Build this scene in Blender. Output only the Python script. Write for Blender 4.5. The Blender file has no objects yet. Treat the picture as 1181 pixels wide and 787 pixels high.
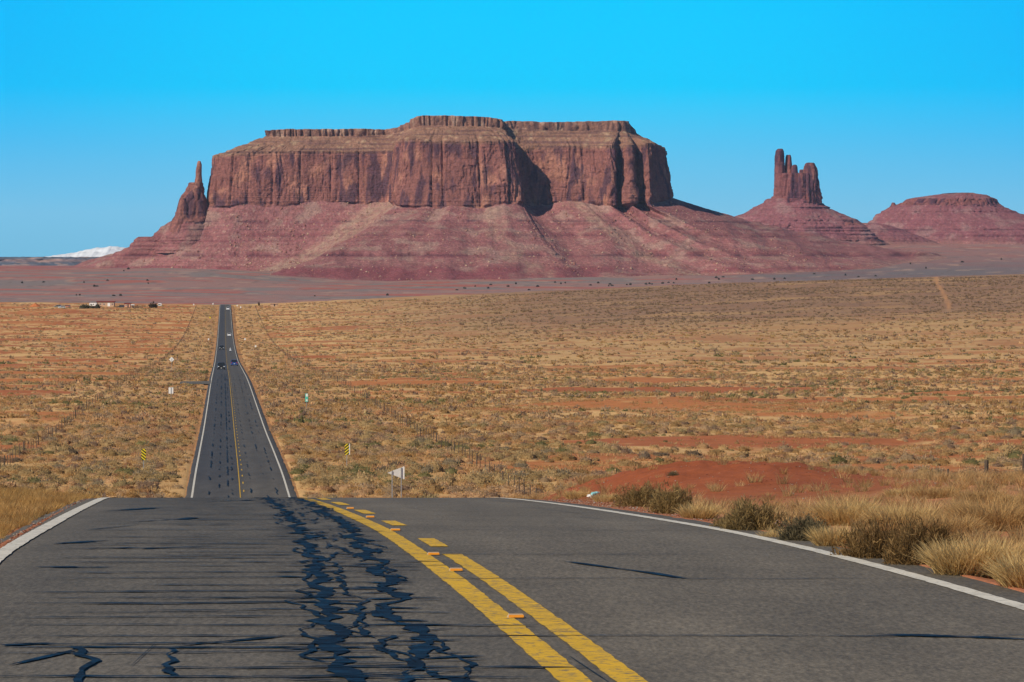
import bpy, math, random
import numpy as np

# ------------------------------------------------------------------ camera, sky, sun, exposure
F = 4429.0            # focal length in pixels of the 1181 px wide photograph (135 mm)
CX, HY = 590.5, 300.0
ZC = 1.9
SC = bpy.context.scene
COL = SC.collection
cam_d = bpy.data.cameras.new("camera"); cam = bpy.data.objects.new("camera", cam_d); COL.objects.link(cam)
cam.location = (0, 0, ZC); cam.rotation_euler = (math.pi/2, 0, 0)
cam_d.sensor_width = 36; cam_d.lens = F/1181*36
cam_d.shift_y = -(393.5-HY)/1181
cam_d.clip_start = 0.5; cam_d.clip_end = 60000
SC.camera = cam

SUN_EL = math.radians(39)
SUN_DIR = np.array([-0.77, -0.64]); SUN_DIR /= np.linalg.norm(SUN_DIR)   # towards the sun, plan
world = bpy.data.worlds.new("World"); SC.world = world; world.use_nodes = True
wt = world.node_tree; wt.nodes.clear()
def wn(t, **k):
    n = wt.nodes.new(t)
    for a, b in k.items(): setattr(n, a, b)
    return n
sky = wn('ShaderNodeTexSky', sky_type='NISHITA', sun_disc=False)
sky.sun_elevation = SUN_EL
sky.sun_rotation = math.atan2(SUN_DIR[0], SUN_DIR[1])
sky.altitude = 1600; sky.air_density = 1.0; sky.dust_density = 0.3; sky.ozone_density = 2.0
tc = wn('ShaderNodeTexCoord'); sep = wn('ShaderNodeSeparateXYZ'); wt.links.new(tc.outputs['Generated'], sep.inputs[0])
# deep, strongly coloured desert sky: a tint of the Nishita sky that depends on elevation only
ramp = wn('ShaderNodeValToRGB'); cr = ramp.color_ramp
mr = wn('ShaderNodeMapRange'); mr.inputs[1].default_value = -0.005; mr.inputs[2].default_value = 0.12
wt.links.new(sep.outputs[2], mr.inputs[0]); wt.links.new(mr.outputs[0], ramp.inputs[0])
SKYCOLS = [(0.0, (0.17, 0.50, 0.73)), (0.14, (0.20, 0.57, 0.83)), (0.29, (0.08, 0.58, 0.94)), (0.40, (0.0, 0.62, 1.03)),
           (0.60, (0.0, 0.60, 1.06)), (1.0, (0.0, 0.38, 0.95))]
while len(cr.elements) < len(SKYCOLS): cr.elements.new(0.5)
for e, (p, c) in zip(cr.elements, SKYCOLS):
    e.position = p; e.color = (*c, 1)
tint = wn('ShaderNodeMix', data_type='RGBA', blend_type='MULTIPLY'); tint.inputs[0].default_value = 1
tint.inputs[7].default_value = (0.040, 0.048, 0.066, 1)
wt.links.new(sky.outputs[0], tint.inputs[6])
mixf = wn('ShaderNodeMapRange', interpolation_type='SMOOTHSTEP'); mixf.inputs[1].default_value = 0.10; mixf.inputs[2].default_value = 0.34
wt.links.new(sep.outputs[2], mixf.inputs[0])
mx = wn('ShaderNodeMix', data_type='RGBA'); wt.links.new(mixf.outputs[0], mx.inputs[0])
ax = wn('ShaderNodeMath', operation='ABSOLUTE'); wt.links.new(sep.outputs[0], ax.inputs[0])      # deeper azure away from the bright part of the sky
az = wn('ShaderNodeMapRange', interpolation_type='SMOOTHSTEP'); az.inputs[1].default_value = .03; az.inputs[2].default_value = .17; az.inputs[4].default_value = .5; wt.links.new(ax.outputs[0], az.inputs[0])
ez = wn('ShaderNodeMapRange', interpolation_type='SMOOTHSTEP'); ez.inputs[1].default_value = .0; ez.inputs[2].default_value = .06; wt.links.new(sep.outputs[2], ez.inputs[0])
aw = wn('ShaderNodeMath', operation='MULTIPLY'); wt.links.new(az.outputs[0], aw.inputs[0]); wt.links.new(ez.outputs[0], aw.inputs[1])
azm = wn('ShaderNodeMix', data_type='RGBA'); azm.inputs[7].default_value = (0, .37, .93, 1); wt.links.new(aw.outputs[0], azm.inputs[0]); wt.links.new(ramp.outputs[0], azm.inputs[6])
wt.links.new(azm.outputs[2], mx.inputs[6]); wt.links.new(tint.outputs[2], mx.inputs[7])
bg = wn('ShaderNodeBackground'); bg.inputs[1].default_value = 1.0
wo = wn('ShaderNodeOutputWorld'); wt.links.new(mx.outputs[2], bg.inputs[0]); wt.links.new(bg.outputs[0], wo.inputs[0])

sl = bpy.data.lights.new("sun", 'SUN'); sun = bpy.data.objects.new("sun", sl); COL.objects.link(sun)
sl.energy = 5.0; sl.angle = math.radians(0.5); sl.color = (1.0, 0.89, 0.70)
from mathutils import Vector, Matrix
sv = Vector((SUN_DIR[0]*math.cos(SUN_EL), SUN_DIR[1]*math.cos(SUN_EL), math.sin(SUN_EL)))
sun.rotation_euler = sv.to_track_quat('Z', 'Y').to_euler()
SC.view_settings.view_transform = 'Standard'; SC.view_settings.look = 'None'
SC.view_settings.exposure = 0.0; SC.view_settings.gamma = 1.0
SC.cycles.max_bounces = 4; SC.cycles.diffuse_bounces = 2; SC.cycles.glossy_bounces = 2
SC.cycles.volume_bounces = 0; SC.cycles.use_denoising = True
try: SC.cycles.denoiser = 'OPENIMAGEDENOISE'
except Exception: pass
SC.cycles.denoising_prefilter = 'ACCURATE'

rnd = random.Random(7); RS = np.random.RandomState(11)

# ------------------------------------------------------------------ numeric helpers
def _h(ix, iy, iz, s):
    h = (ix.astype(np.int64)*374761393 + iy.astype(np.int64)*668265263 + iz.astype(np.int64)*2147483647 + s*974711) & 0xFFFFFFFF
    h = ((h ^ (h >> 13))*1274126177) & 0xFFFFFFFF
    h = (h ^ (h >> 16))
    h = (h*2246822519) & 0xFFFFFFFF
    return (h ^ (h >> 15)) & 0xFFFFFFFF
def noise(x, y, z=0.0, s=0):
    """value-gradient noise in about -1..1"""
    x, y, z = np.broadcast_arrays(np.asarray(x, float), np.asarray(y, float), np.asarray(z, float))
    ix, iy, iz = np.floor(x), np.floor(y), np.floor(z)
    fx, fy, fz = x-ix, y-iy, z-iz
    ux, uy, uz = [f*f*f*(f*(f*6-15)+10) for f in (fx, fy, fz)]
    def g(dx, dy, dz):
        h = _h(ix+dx, iy+dy, iz+dz, s)
        gx = (h & 1023)/511.5-1; gy = ((h >> 10) & 1023)/511.5-1; gz = ((h >> 20) & 1023)/511.5-1
        return gx*(fx-dx)+gy*(fy-dy)+gz*(fz-dz)
    a = g(0,0,0)*(1-ux)+g(1,0,0)*ux; b = g(0,1,0)*(1-ux)+g(1,1,0)*ux
    c = g(0,0,1)*(1-ux)+g(1,0,1)*ux; d = g(0,1,1)*(1-ux)+g(1,1,1)*ux
    return ((a*(1-uy)+b*uy)*(1-uz)+(c*(1-uy)+d*uy)*uz)*1.6
def fbm(x, y, z=0.0, o=4, s=0):
    r = 0; a = 1; f = 1; t = 0
    for i in range(o):
        r = r + a*noise(np.asarray(x)*f, np.asarray(y)*f, np.asarray(z)*f, s+i*17); t += a; a *= .5; f *= 2.03
    return r/t*1.5
def sm(x, a, b):
    t = np.clip((np.asarray(x, float)-a)/(b-a), 0, 1); return t*t*(3-2*t)
def pchip(xs, ys):
    xs = np.array(xs, float); ys = np.array(ys, float); h = np.diff(xs); dl = np.diff(ys)/h
    m = np.zeros(len(xs)); m[0] = dl[0]; m[-1] = dl[-1]
    for i in range(1, len(xs)-1):
        if dl[i-1]*dl[i] > 0:
            w1 = 2*h[i]+h[i-1]; w2 = h[i]+2*h[i-1]
            m[i] = (w1+w2)/(w1/dl[i-1]+w2/dl[i])
    def f(x):
        x = np.asarray(x, float); i = np.clip(np.searchsorted(xs, x)-1, 0, len(xs)-2)
        t = np.clip((x-xs[i])/h[i], -2, 1); t = np.where(x > xs[-1], 1, t)
        return ((1+2*t)*(1-t)**2*ys[i]+t*(1-t)**2*h[i]*m[i]+t*t*(3-2*t)*ys[i+1]+t*t*(t-1)*h[i]*m[i+1])
    return f
def smooth_interp(xs, ys):           # C1 catmull-like
    xs = np.array(xs, float); ys = np.array(ys, float); m = np.gradient(ys, xs)
    h = np.diff(xs)
    def f(x):
        x = np.asarray(x, float); i = np.clip(np.searchsorted(xs, x)-1, 0, len(xs)-2); t = np.clip((x-xs[i])/h[i], 0, 1)
        return ((1+2*t)*(1-t)**2*ys[i]+t*(1-t)**2*h[i]*m[i]+t*t*(3-2*t)*ys[i+1]+t*t*(t-1)*h[i]*m[i+1])
    return f

# ------------------------------------------------------------------ the lie of the land (heights are relative to the eye, metres)
ROADZ = [(-30,-1.45),(0,-1.90),(20.5,-2.27),(26.8,-2.43),(31.2,-2.555),(35.5,-2.70),(40.5,-2.90),(47.5,-3.22),(55.6,-3.61),(63.9,-4.03),(72.6,-4.50),(80,-4.96),(100,-6.40),(150,-10.6),
         (220,-16.2),(262,-17.75),(296,-18.1),(321,-18.25),(372,-19.0),(459,-20.5),(569,-21.9),(757,-24.2),(1024,-28.9),(1250,-33.0),
         (1490,-35.9),(1928,-38.7),(2410,-36.6),(2800,-34.1),(3000,-35.0),(3600,-47),(5000,-50),(6500,-43),(7500,-27),(8500,-12),
         (10000,-6),(12000,-22),(14000,-60),(30000,-160)]
_rz = smooth_interp(*zip(*ROADZ))
ROADX = [(-30,3.9),(0,2.2),(20,.55),(30,-.28),(35,-.70),(43,-1.33),(50,-1.92),(60,-2.77),(72.6,-3.84),(150,-9.9),(300,-21.1),(757,-55.5),(1500,-111.6),(2800,-209),(14000,-1040)]
_rx = pchip(*zip(*ROADX))
def road_z(d): return _rz(d)
def road_x(d): return _rx(d)
HALF = 3.66
HORX, HORY = [-600,0,250,300,450,640,800,1000,1181,1700],[352,351,353,351,345,337,330,323,318,306]
def zrel(X, D, under=True):
    X = np.asarray(X, float); D = np.asarray(D, float)
    Dp = np.maximum(D, 15.)
    px = CX+F*X/Dp; q = X-road_x(D)
    z = road_z(D)
    w = sm(np.log(Dp), math.log(650), math.log(2800))*(1-sm(D, 2800, 4600))
    yh = np.interp(px, HORX, HORY)-354
    off = 1-np.exp(-np.abs(q)/60.)
    z = z - w*np.minimum(yh, 0)/F*D*np.where(q > 0, off, off)
    z = z + np.where(D > 5500, sm(px, 720, 1050)*sm(D, 6300, 9500)*44, 0)
    z = z + sm(D, 6000, 7500)*(1-sm(px, 200, 420))*(1-sm(D, 11000, 12500))*(-17-z)
    aq = np.abs(q)
    fade = sm(aq, 6, 30)
    z = z + fade*(0.05+0.75*sm(D, 160, 320))*fbm(X/38, D/38, 0, 3, 5)*(1-sm(D, 3000, 4000))
    z = z + sm(aq, 20, 120)*1.7*sm(D, 500, 1100)*(1-sm(D, 2500, 3400))*fbm(X/210, D/210, 0, 2, 9)
    z = z + sm(D, 3300, 4500)*5.0*fbm(X/420, D/420, 0, 4, 19)*(1-sm(D, 9000, 11000))
    z = z + 0.03*noise(X/0.9, D/0.9, 0, 3)*sm(aq, 4.4, 6)*(1-sm(D, 100, 200))
    # shoulders
    z = z - 0.05*sm(aq, 4.0, 4.4)
    # knoll and the dirt mound on the right of the crest
    near = (1-sm(D, 105, 150))
    z = z + 0.42*sm(q, 5.5, 14)*near*sm(D, 35, 60)
    z = z + 0.25*sm(-q, 5.0, 12)*near
    mx_, my_ = (X-3.9)/(3.3+0.06*(D-80)), (D-86)/13.
    r2 = mx_**2+my_**2
    z = z + 0.66*np.exp(-r2**1.5*0.9)*(1+0.16*fbm(X/1.4, D/1.8, 0, 3, 77)+.05*fbm(X/.3, D/.5, 0, 2, 79))*sm(q, 5.0, 7.6)
    if under:
        z = z - (1-sm(aq, 3.85+D*0.0009, 4.0+D*0.0020))*(0.10+0.00028*D)*(1-sm(D, 2900, 3100))
    return z
def ground_z(X, D): return ZC+zrel(X, D)
def P(px, py, D): return ((px-CX)/F*D, D, ZC+(HY-py)/F*D)
def on_ground(px, py, dmin=16, dmax=9000):
    """first point of the land seen at that place in the frame"""
    d = np.exp(np.linspace(math.log(dmin), math.log(dmax), 6000)); X = (px-CX)/F*d
    g = zrel(X, d, False); ray = (HY-py)/F*d
    i = np.argmax(g >= ray)
    return float(X[i]), float(d[i])
def at_depth(px, d):
    X = (px-CX)/F*d; return X, d, float(ground_z(X, d))

# ------------------------------------------------------------------ mesh helpers
def mesh_np(name, V, quads=None, tris=None, col=None, mat=None, smooth=False, uv=None):
    me = bpy.data.meshes.new(name)
    V = np.asarray(V, np.float32); n = len(V)
    parts = []; starts = []; c = 0
    if quads is not None and len(quads):
        q = np.asarray(quads, np.int32); parts.append(q.ravel()); starts.append(np.arange(len(q))*4); c = q.size
    if tris is not None and len(tris):
        t = np.asarray(tris, np.int32); parts.append(t.ravel()); starts.append(c+np.arange(len(t))*3)
    loops = np.concatenate(parts).astype(np.int32); st = np.concatenate(starts).astype(np.int32)
    me.vertices.add(n); me.vertices.foreach_set('co', V.ravel())
    me.loops.add(len(loops)); me.loops.foreach_set('vertex_index', loops)
    me.polygons.add(len(st)); me.polygons.foreach_set('loop_start', st)
    if smooth: me.polygons.foreach_set('use_smooth', np.ones(len(st), bool))
    if col is not None:
        a = me.color_attributes.new('Col', 'FLOAT_COLOR', 'POINT')
        cc = np.ones((n, 4), np.float32); cc[:, :3] = np.clip(col, 0, 1); a.data.foreach_set('color', cc.ravel())
    if uv is not None:
        l = me.uv_layers.new(name='UVMap'); l.data.foreach_set('uv', np.asarray(uv, np.float32)[loops].ravel())
    me.update(calc_edges=True); me.validate()
    if mat: me.materials.append(mat)
    return me
def grid_quads(nr, nc, wrap=False):
    r = np.arange(nr-1)[:, None]; c = np.arange(nc if wrap else nc-1)[None]
    c2 = (c+1) % nc
    return np.stack(np.broadcast_arrays(r*nc+c, r*nc+c2, (r+1)*nc+c2, (r+1)*nc+c), -1).reshape(-1, 4)
def link(name, me, parent=None, loc=None):
    o = bpy.data.objects.new(name, me); COL.objects.link(o)
    if parent is not None: o.parent = parent
    if loc is not None: o.location = loc
    return o
def tag(o, label=None, cat=None, group=None, kind=None):
    if label: o['label'] = label
    if cat: o['category'] = cat
    if group: o['group'] = group
    if kind: o['kind'] = kind
    return o
def empty(name, loc, rz=0, rx=0):
    o = bpy.data.objects.new(name, None); COL.objects.link(o); o.location = loc; o.rotation_euler = (rx, 0, rz)
    o.empty_display_size = .2
    return o
class MB:
    """collects simple shapes into one mesh"""
    def __init__(s): s.V = []; s.Fc = []
    def add(s, vs, fs):
        b = len(s.V); s.V += [tuple(v) for v in vs]; s.Fc += [tuple(b+i for i in f) for f in fs]
    def box(s, c, d, rz=0, taper=1.0):
        x, y, z = d[0]/2, d[1]/2, d[2]/2; ca, sa = math.cos(rz), math.sin(rz); vs = []
        for k in (-1, 1):
            t = taper if k > 0 else 1
            for i, j in ((-1,-1),(1,-1),(1,1),(-1,1)):
                a, b = i*x*t, j*y*t
                vs.append((c[0]+a*ca-b*sa, c[1]+a*sa+b*ca, c[2]+k*z))
        s.add(vs, [(3,2,1,0),(4,5,6,7),(0,1,5,4),(1,2,6,5),(2,3,7,6),(3,0,4,7)])
    def cyl(s, p0, p1, r0, r1=None, n=8):
        r1 = r0 if r1 is None else r1
        p0 = Vector(p0); p1 = Vector(p1); d = (p1-p0).normalized(); a = d.orthogonal().normalized(); b = d.cross(a)
        vs = []
        for p, r in ((p0, r0), (p1, r1)):
            for i in range(n):
                t = 2*math.pi*i/n; vs.append(p+a*math.cos(t)*r+b*math.sin(t)*r)
        fs = [(i, (i+1) % n, n+(i+1) % n, n+i) for i in range(n)]+[tuple(range(n-1, -1, -1)), tuple(range(n, 2*n))]
        s.add(vs, fs)
    def prism(s, pts, y0, y1):            # polygon in xz, extruded along y
        n = len(pts); vs = [(x, y0, z) for x, z in pts]+[(x, y1, z) for x, z in pts]
        s.add(vs, [tuple(range(n)), tuple(range(2*n-1, n-1, -1))]+[(i, n+i, n+(i+1) % n, (i+1) % n) for i in range(n)])
    def prism_x(s, pts, x0, x1):          # polygon in yz, extruded along x
        n = len(pts); vs = [(x0, y, z) for y, z in pts]+[(x1, y, z) for y, z in pts]
        s.add(vs, [tuple(range(n-1, -1, -1)), tuple(range(n, 2*n))]+[(i, (i+1) % n, n+(i+1) % n, n+i) for i in range(n)])
    def build(s, name, mat, parent=None, loc=None):
        me = bpy.data.meshes.new(name); me.from_pydata(s.V, [], s.Fc); me.update(); me.materials.append(mat)
        return link(name, me, parent, loc)

# ------------------------------------------------------------------ materials
def new_mat(name, rough=0.9):
    m = bpy.data.materials.new(name); m.use_nodes = True
    b = m.node_tree.nodes['Principled BSDF']; b.inputs['Roughness'].default_value = rough
    b.inputs['Specular IOR Level'].default_value = 0.25
    return m, m.node_tree, b
def node(nt, t, **k):
    n = nt.nodes.new(t)
    for a, b in k.items(): setattr(n, a, b)
    return n
def noise_fac(nt, scale, detail=4, coord='Object', rough=.6, mapping=None):
    t = node(nt, 'ShaderNodeTexCoord'); n = node(nt, 'ShaderNodeTexNoise')
    n.inputs['Scale'].default_value = scale; n.inputs['Detail'].default_value = detail; n.inputs['Roughness'].default_value = rough
    if mapping:
        mp = node(nt, 'ShaderNodeMapping'); mp.inputs['Scale'].default_value = mapping
        nt.links.new(t.outputs[coord], mp.inputs[0]); nt.links.new(mp.outputs[0], n.inputs['Vector'])
    else: nt.links.new(t.outputs[coord], n.inputs['Vector'])
    return n.outputs['Fac']
def ramp_val(nt, fac, a, b, lo, hi):
    m = node(nt, 'ShaderNodeMapRange'); m.inputs[1].default_value = a; m.inputs[2].default_value = b
    m.inputs[3].default_value = lo; m.inputs[4].default_value = hi
    nt.links.new(fac, m.inputs[0]); return m.outputs[0]
def mul(nt, col, val):
    v = node(nt, 'ShaderNodeVectorMath', operation='SCALE'); nt.links.new(col, v.inputs[0]); nt.links.new(val, v.inputs['Scale']); return v.outputs[0]
def mixc(nt, fac, c1, c2):
    m = node(nt, 'ShaderNodeMix', data_type='RGBA')
    for s, v in ((0, fac), (6, c1), (7, c2)):
        if isinstance(v, (tuple, float, int)): m.inputs[s].default_value = v if not isinstance(v, tuple) else (*v, 1)
        else: nt.links.new(v, m.inputs[s])
    return m.outputs[2]
def bump(nt, b, fac, strength, dist):
    n = node(nt, 'ShaderNodeBump'); n.inputs['Strength'].default_value = strength; n.inputs['Distance'].default_value = dist
    nt.links.new(fac, n.inputs['Height']); nt.links.new(n.outputs[0], b.inputs['Normal'])
def plain(name, c, rough=.6, metal=0, var=.12, scale=4):
    m, nt, b = new_mat(name, rough); b.inputs['Metallic'].default_value = metal
    f = noise_fac(nt, scale); v = ramp_val(nt, f, .3, .7, 1-var, 1+var)
    rgb = node(nt, 'ShaderNodeRGB'); rgb.outputs[0].default_value = (*c, 1)
    nt.links.new(mul(nt, rgb.outputs[0], v), b.inputs['Base Color']); return m
def attr_mat(name, scales, rough=.95, bumps=None, obj_random=0.0):
    """vertex colour times procedural noise at several scales"""
    m, nt, b = new_mat(name, rough); b.inputs['Specular IOR Level'].default_value = 0.08
    a = node(nt, 'ShaderNodeAttribute', attribute_name='Col'); c = a.outputs['Color']
    for sc, amp in scales:
        c = mul(nt, c, ramp_val(nt, noise_fac(nt, sc, 5), .3, .7, 1-amp, 1+amp))
    if obj_random:
        oi = node(nt, 'ShaderNodeObjectInfo'); c = mul(nt, c, ramp_val(nt, oi.outputs['Random'], 0, 1, 1-obj_random, 1+obj_random))
    nt.links.new(c, b.inputs['Base Color'])
    if bumps: bump(nt, b, noise_fac(nt, bumps[0], 6), bumps[1], bumps[2])
    return m
M_GROUND = attr_mat('desert_soil', [(0.35, .14), (3.0, .16), (22.0, .22)], .97, (14.0, .5, .04))
M_ROCK = attr_mat('red_sandstone', [(0.02, .12), (0.10, .22), (.3, .25)], .95, (0.16, .9, 4.0))
def leafy_mat(name, rnd_):
    m = attr_mat(name, [(6.0, .15)], .95, None, rnd_); nt = m.node_tree; b = nt.nodes['Principled BSDF']; src = b.inputs['Base Color'].links[0].from_socket
    t = node(nt, 'ShaderNodeBsdfTranslucent'); nt.links.new(src, t.inputs['Color']); x = node(nt, 'ShaderNodeMixShader'); x.inputs[0].default_value = .46
    o = [n for n in nt.nodes if n.type == 'OUTPUT_MATERIAL'][0]; nt.links.new(b.outputs[0], x.inputs[1]); nt.links.new(t.outputs[0], x.inputs[2]); nt.links.new(x.outputs[0], o.inputs['Surface']); return m
M_VEG = leafy_mat('dry_foliage', 0.0)
M_VEGI = leafy_mat('dry_foliage_of_single_plants', .22)
def asphalt():
    m, nt, b = new_mat('old_asphalt', .82); b.inputs['Specular IOR Level'].default_value = 0.3
    uvn = node(nt, 'ShaderNodeUVMap', uv_map='UVMap'); sp = node(nt, 'ShaderNodeSeparateXYZ'); nt.links.new(uvn.outputs[0], sp.inputs[0])
    lane = ramp_val(nt, sp.outputs[0], -.25, .25, 0, 1)
    c = mixc(nt, lane, (.100, .088, .070), (.118, .101, .076))
    farf = ramp_val(nt, sp.outputs[1], 250, 330, 0, 1); cf = mixc(nt, lane, (.050, .048, .049), (.076, .068, .058)); c = mixc(nt, farf, c, cf)
    wv = node(nt, 'ShaderNodeMath', operation='PINGPONG'); nt.links.new(sp.outputs[0], wv.inputs[0]); wv.inputs[1].default_value = .92
    c = mul(nt, c, ramp_val(nt, wv.outputs[0], .3, .9, .93, 1.06))
    c = mul(nt, c, ramp_val(nt, noise_fac(nt, .55, 5, rough=.7), .35, .65, .88, 1.10))
    c = mul(nt, c, ramp_val(nt, noise_fac(nt, 1.1, 4, mapping=(1, .12, 1)), .3, .7, .86, 1.12))
    c = mul(nt, c, ramp_val(nt, noise_fac(nt, .08, 3), .3, .7, .92, 1.08))
    f = noise_fac(nt, 34, 4, rough=.8); c = mul(nt, c, ramp_val(nt, f, .3, .7, .30, 1.75))
    c = mul(nt, c, ramp_val(nt, noise_fac(nt, 30, 2, rough=.6, mapping=(1, .15, 1)), .32, .68, .76, 1.26))
    v = node(nt, 'ShaderNodeTexVoronoi'); v.inputs['Scale'].default_value = 60
    t = node(nt, 'ShaderNodeTexCoord'); nt.links.new(t.outputs['Object'], v.inputs['Vector'])
    spf = ramp_val(nt, v.outputs['Distance'], .10, .22, .55, 0.0)
    c = mixc(nt, spf, c, (.22, .20, .175))
    nt.links.new(c, b.inputs['Base Color']); bump(nt, b, f, .45, .01)
    return m
M_ASPH = asphalt()
def paint(name, col, wear):
    m, nt, b = new_mat(name, .7)
    f = noise_fac(nt, 14, 6, rough=.7); w = ramp_val(nt, f, wear, wear+.12, 1, 0)
    c = mixc(nt, w, tuple(col), (.13, .115, .09))
    c = mul(nt, c, ramp_val(nt, noise_fac(nt, 3, 5), .3, .7, .84, 1.1))
    c = mul(nt, c, ramp_val(nt, noise_fac(nt, 70, 3), .3, .7, .85, 1.1))
    nt.links.new(c, b.inputs['Base Color']); bump(nt, b, noise_fac(nt, 60, 3), .3, .004)
    return m
M_WHITE = paint('white_road_paint', (.58, .55, .48), .33)
M_YELLOW = paint('yellow_road_paint', (.62, .37, .008), .37)
def tar():
    m, nt, b = new_mat('black_crack_sealant', .5); b.inputs['Specular IOR Level'].default_value = .05
    f = noise_fac(nt, 25, 4); c = mixc(nt, f, (.003, .004, .006), (.012, .012, .015)); nt.links.new(c, b.inputs['Base Color'])
    nt.links.new(ramp_val(nt, noise_fac(nt, 6, 3), .3, .7, .40, .62), b.inputs['Roughness'])
    bump(nt, b, f, .25, .01); return m
M_TAR = tar()

# ------------------------------------------------------------------ ground
def frac_mask(X, D):
    """how densely the plain is grown over, 0..1"""
    q = X-road_x(D)
    n = fbm(X/55, D/30, 0, 4, 31)
    left = sm(-q, 18, 40)
    m = 0.62+1.25*n-0.17*left
    bare = sm(fbm(X/140, D/34, 0, 3, 44), .24, .42)          # long bare streaks of red soil
    m = m*(1-.75*bare*sm(fbm(X/25, D/14, 0, 3, 45), -.4, .15))
    return np.clip(m, 0, 1)
def ground_colour(X, D):
    X = np.asarray(X, float); D = np.asarray(D, float)
    Dp = np.maximum(D, 10); px = CX+F*X/Dp; q = X-road_x(D)
    lerp = lambda a, b, t: a*(1-t[..., None])+np.array(b)*t[..., None]
    soil = np.array([.40, .160, .062])*np.ones(X.shape+(3,))
    soil = lerp(soil, [.33, .115, .050], sm(fbm(X/60, D/60, 0, 3, 71), -.3, .5))
    soil = lerp(soil, [.34, .135, .070], (1-sm(D, 100, 160)))
    g = frac_mask(X, D)
    fine = fbm(X/4, D/4, 0, 3, 55)
    straw = np.clip(sm(g+.35*fine, .28, .75), 0, 1)
    c = lerp(soil, [.56, .365, .165], straw*.9*sm(D, 110, 200))
    # verges near the camera: straw litter, red gravel at the asphalt edge
    nearv = (1-sm(D, 100, 170))*sm(np.abs(q), 4.6, 5.6)
    c = lerp(c, [.42, .25, .11], nearv*np.clip(.6+.8*fine, 0, 1)*.8)
    mnd = np.exp(-(((X-3.9)/5.5)**2+((D-84)/24.)**2)**2)
    c = lerp(c, [.265, .075, .031], mnd*sm(q, 4.4, 6))
    # wide verge mown straw between road and fences
    verge = (1-sm(np.abs(q), 19, 23))*sm(D, 250, 320)*(1-sm(D, 3000, 3300))
    c = lerp(c, [.44, .265, .115], verge*.55)
    # mid plain turns tan then grey-olive on the right towards the ridge
    tan = sm(D, 700, 1400)*sm(q, 30, 120)
    c = lerp(c, [.36, .235, .125], tan*.5)
    olive = sm(D, 1500, 2150)*sm(px, 380, 700)
    c = lerp(c, [.215, .130, .088], np.clip(olive*(.85+.35*fine), 0, 1))
    gold = sm(fbm(X/90, D/60, 0, 3, 91), .15, .45)*sm(D, 1300, 1700)
    c = lerp(c, [.42, .26, .12], gold*.5*sm(px, 250, 400))
    # two dirt tracks on the far right
    tr = np.exp(-((px-(1088+(D-2300)*-.016+2.5*np.sin(D/150)))/2.4)**2)*sm(D, 1950, 2100)
    c = lerp(c, [.46, .23, .10], tr*.7)
    # beyond the ridge: the valley floor under the mesas
    far = sm(D, 3000, 3500)
    vf = np.array([.265, .155, .137])*np.ones(X.shape+(3,))
    grey = sm(fbm(X/300, D/200, 0, 5, 12), -.10, .16)
    vf = lerp(vf, [.195, .158, .150], grey)
    red = sm(fbm(X/380, D/100, 0, 4, 63), .14, .26)
    vf = lerp(vf, [.32, .11, .085], red*.95)
    rt = sm(px, 640, 800)*sm(D, 7000, 7700); vf = lerp(vf, [.28, .135, .115], rt*.6)
    redl = sm(-px, -140, 0)*sm(D, 7600, 8000)+np.exp(-((D-8200)/500)**2)*(1-sm(px, 60, 200))
    vf = lerp(vf, [.30, .095, .08], np.clip(redl, 0, 1)*.8)
    blu = sm(px, 760, 950)*np.exp(-((D-7100)/900)**2)
    vf = lerp(vf, [.13, .118, .125], np.clip(blu, 0, 1)*.8)
    pal = sm(fbm(X/60, D/45, 0, 3, 88), .30, .6)
    vf = lerp(vf, [.44, .29, .21], pal*.45)
    dk = sm(noise(X/16, D/30, 0, 89), .35, .6); vf = lerp(vf, [.12, .09, .08], dk*.5)
    return c*(1-far[..., None])+vf*far[..., None]

def build_ground():
    ds = np.concatenate([[-25, -10, 0, 6, 10], np.exp(np.linspace(math.log(13), math.log(14500), 1250)), [17000, 21000, 26000, 32000]])
    us = np.concatenate([np.linspace(-1.2, -.2, 40)[:-1], np.linspace(-.2, .2, 520), np.linspace(.2, 1.2, 40)[1:]])
    U, D = np.meshgrid(us, ds)
    Xr = U*np.maximum(D, 34)
    V = np.stack([Xr, D, ground_z(Xr, D)], -1)
    c = ground_colour(Xr, D)
    me = mesh_np('ground', V.reshape(-1, 3), quads=grid_quads(len(ds), len(us)), col=c.reshape(-1, 3), mat=M_GROUND, smooth=True)
    tag(link('ground', me), 'red desert soil with straw coloured ground reaching to the mesas', None, None, 'structure')
build_ground()

# ------------------------------------------------------------------ road
S_ROWS = np.concatenate([np.linspace(-25, 10, 8), np.linspace(11, 120, 220), np.exp(np.linspace(math.log(121), math.log(3300), 420))])
def build_road():
    prof = [(-4.7, -.6), (-4.45, -.16), (-4.20, -.012), (-3.5, 0), (0, 0.0), (3.5, 0), (4.05, -.012), (4.35, -.14), (4.6, -.6)]
    W = np.array([p[0] for p in prof]); dz = np.array([p[1] for p in prof])
    D = S_ROWS[:, None]+0*W[None]
    ragged = np.zeros_like(D); ragged[:, 2] = .07*noise(S_ROWS/.8, 3.3); ragged[:, 6] = .09*noise(S_ROWS/.9, 9.1); ragged[:, 1] = ragged[:, 2]; ragged[:, 7] = ragged[:, 6]
    X = road_x(D)+W[None]+ragged; Z = ZC+road_z(D)+dz[None]*(1+.0008*D)
    uv = np.stack([W[None]+0*D, D], -1).reshape(-1, 2)
    me = mesh_np('road', np.stack([X, D, Z], -1).reshape(-1, 3), quads=grid_quads(len(S_ROWS), len(W)), uv=uv, mat=M_ASPH)
    return tag(link('road', me), 'two lane asphalt road dipping and running straight to the horizon', None, None, 'structure')
ROAD = build_road()
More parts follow.
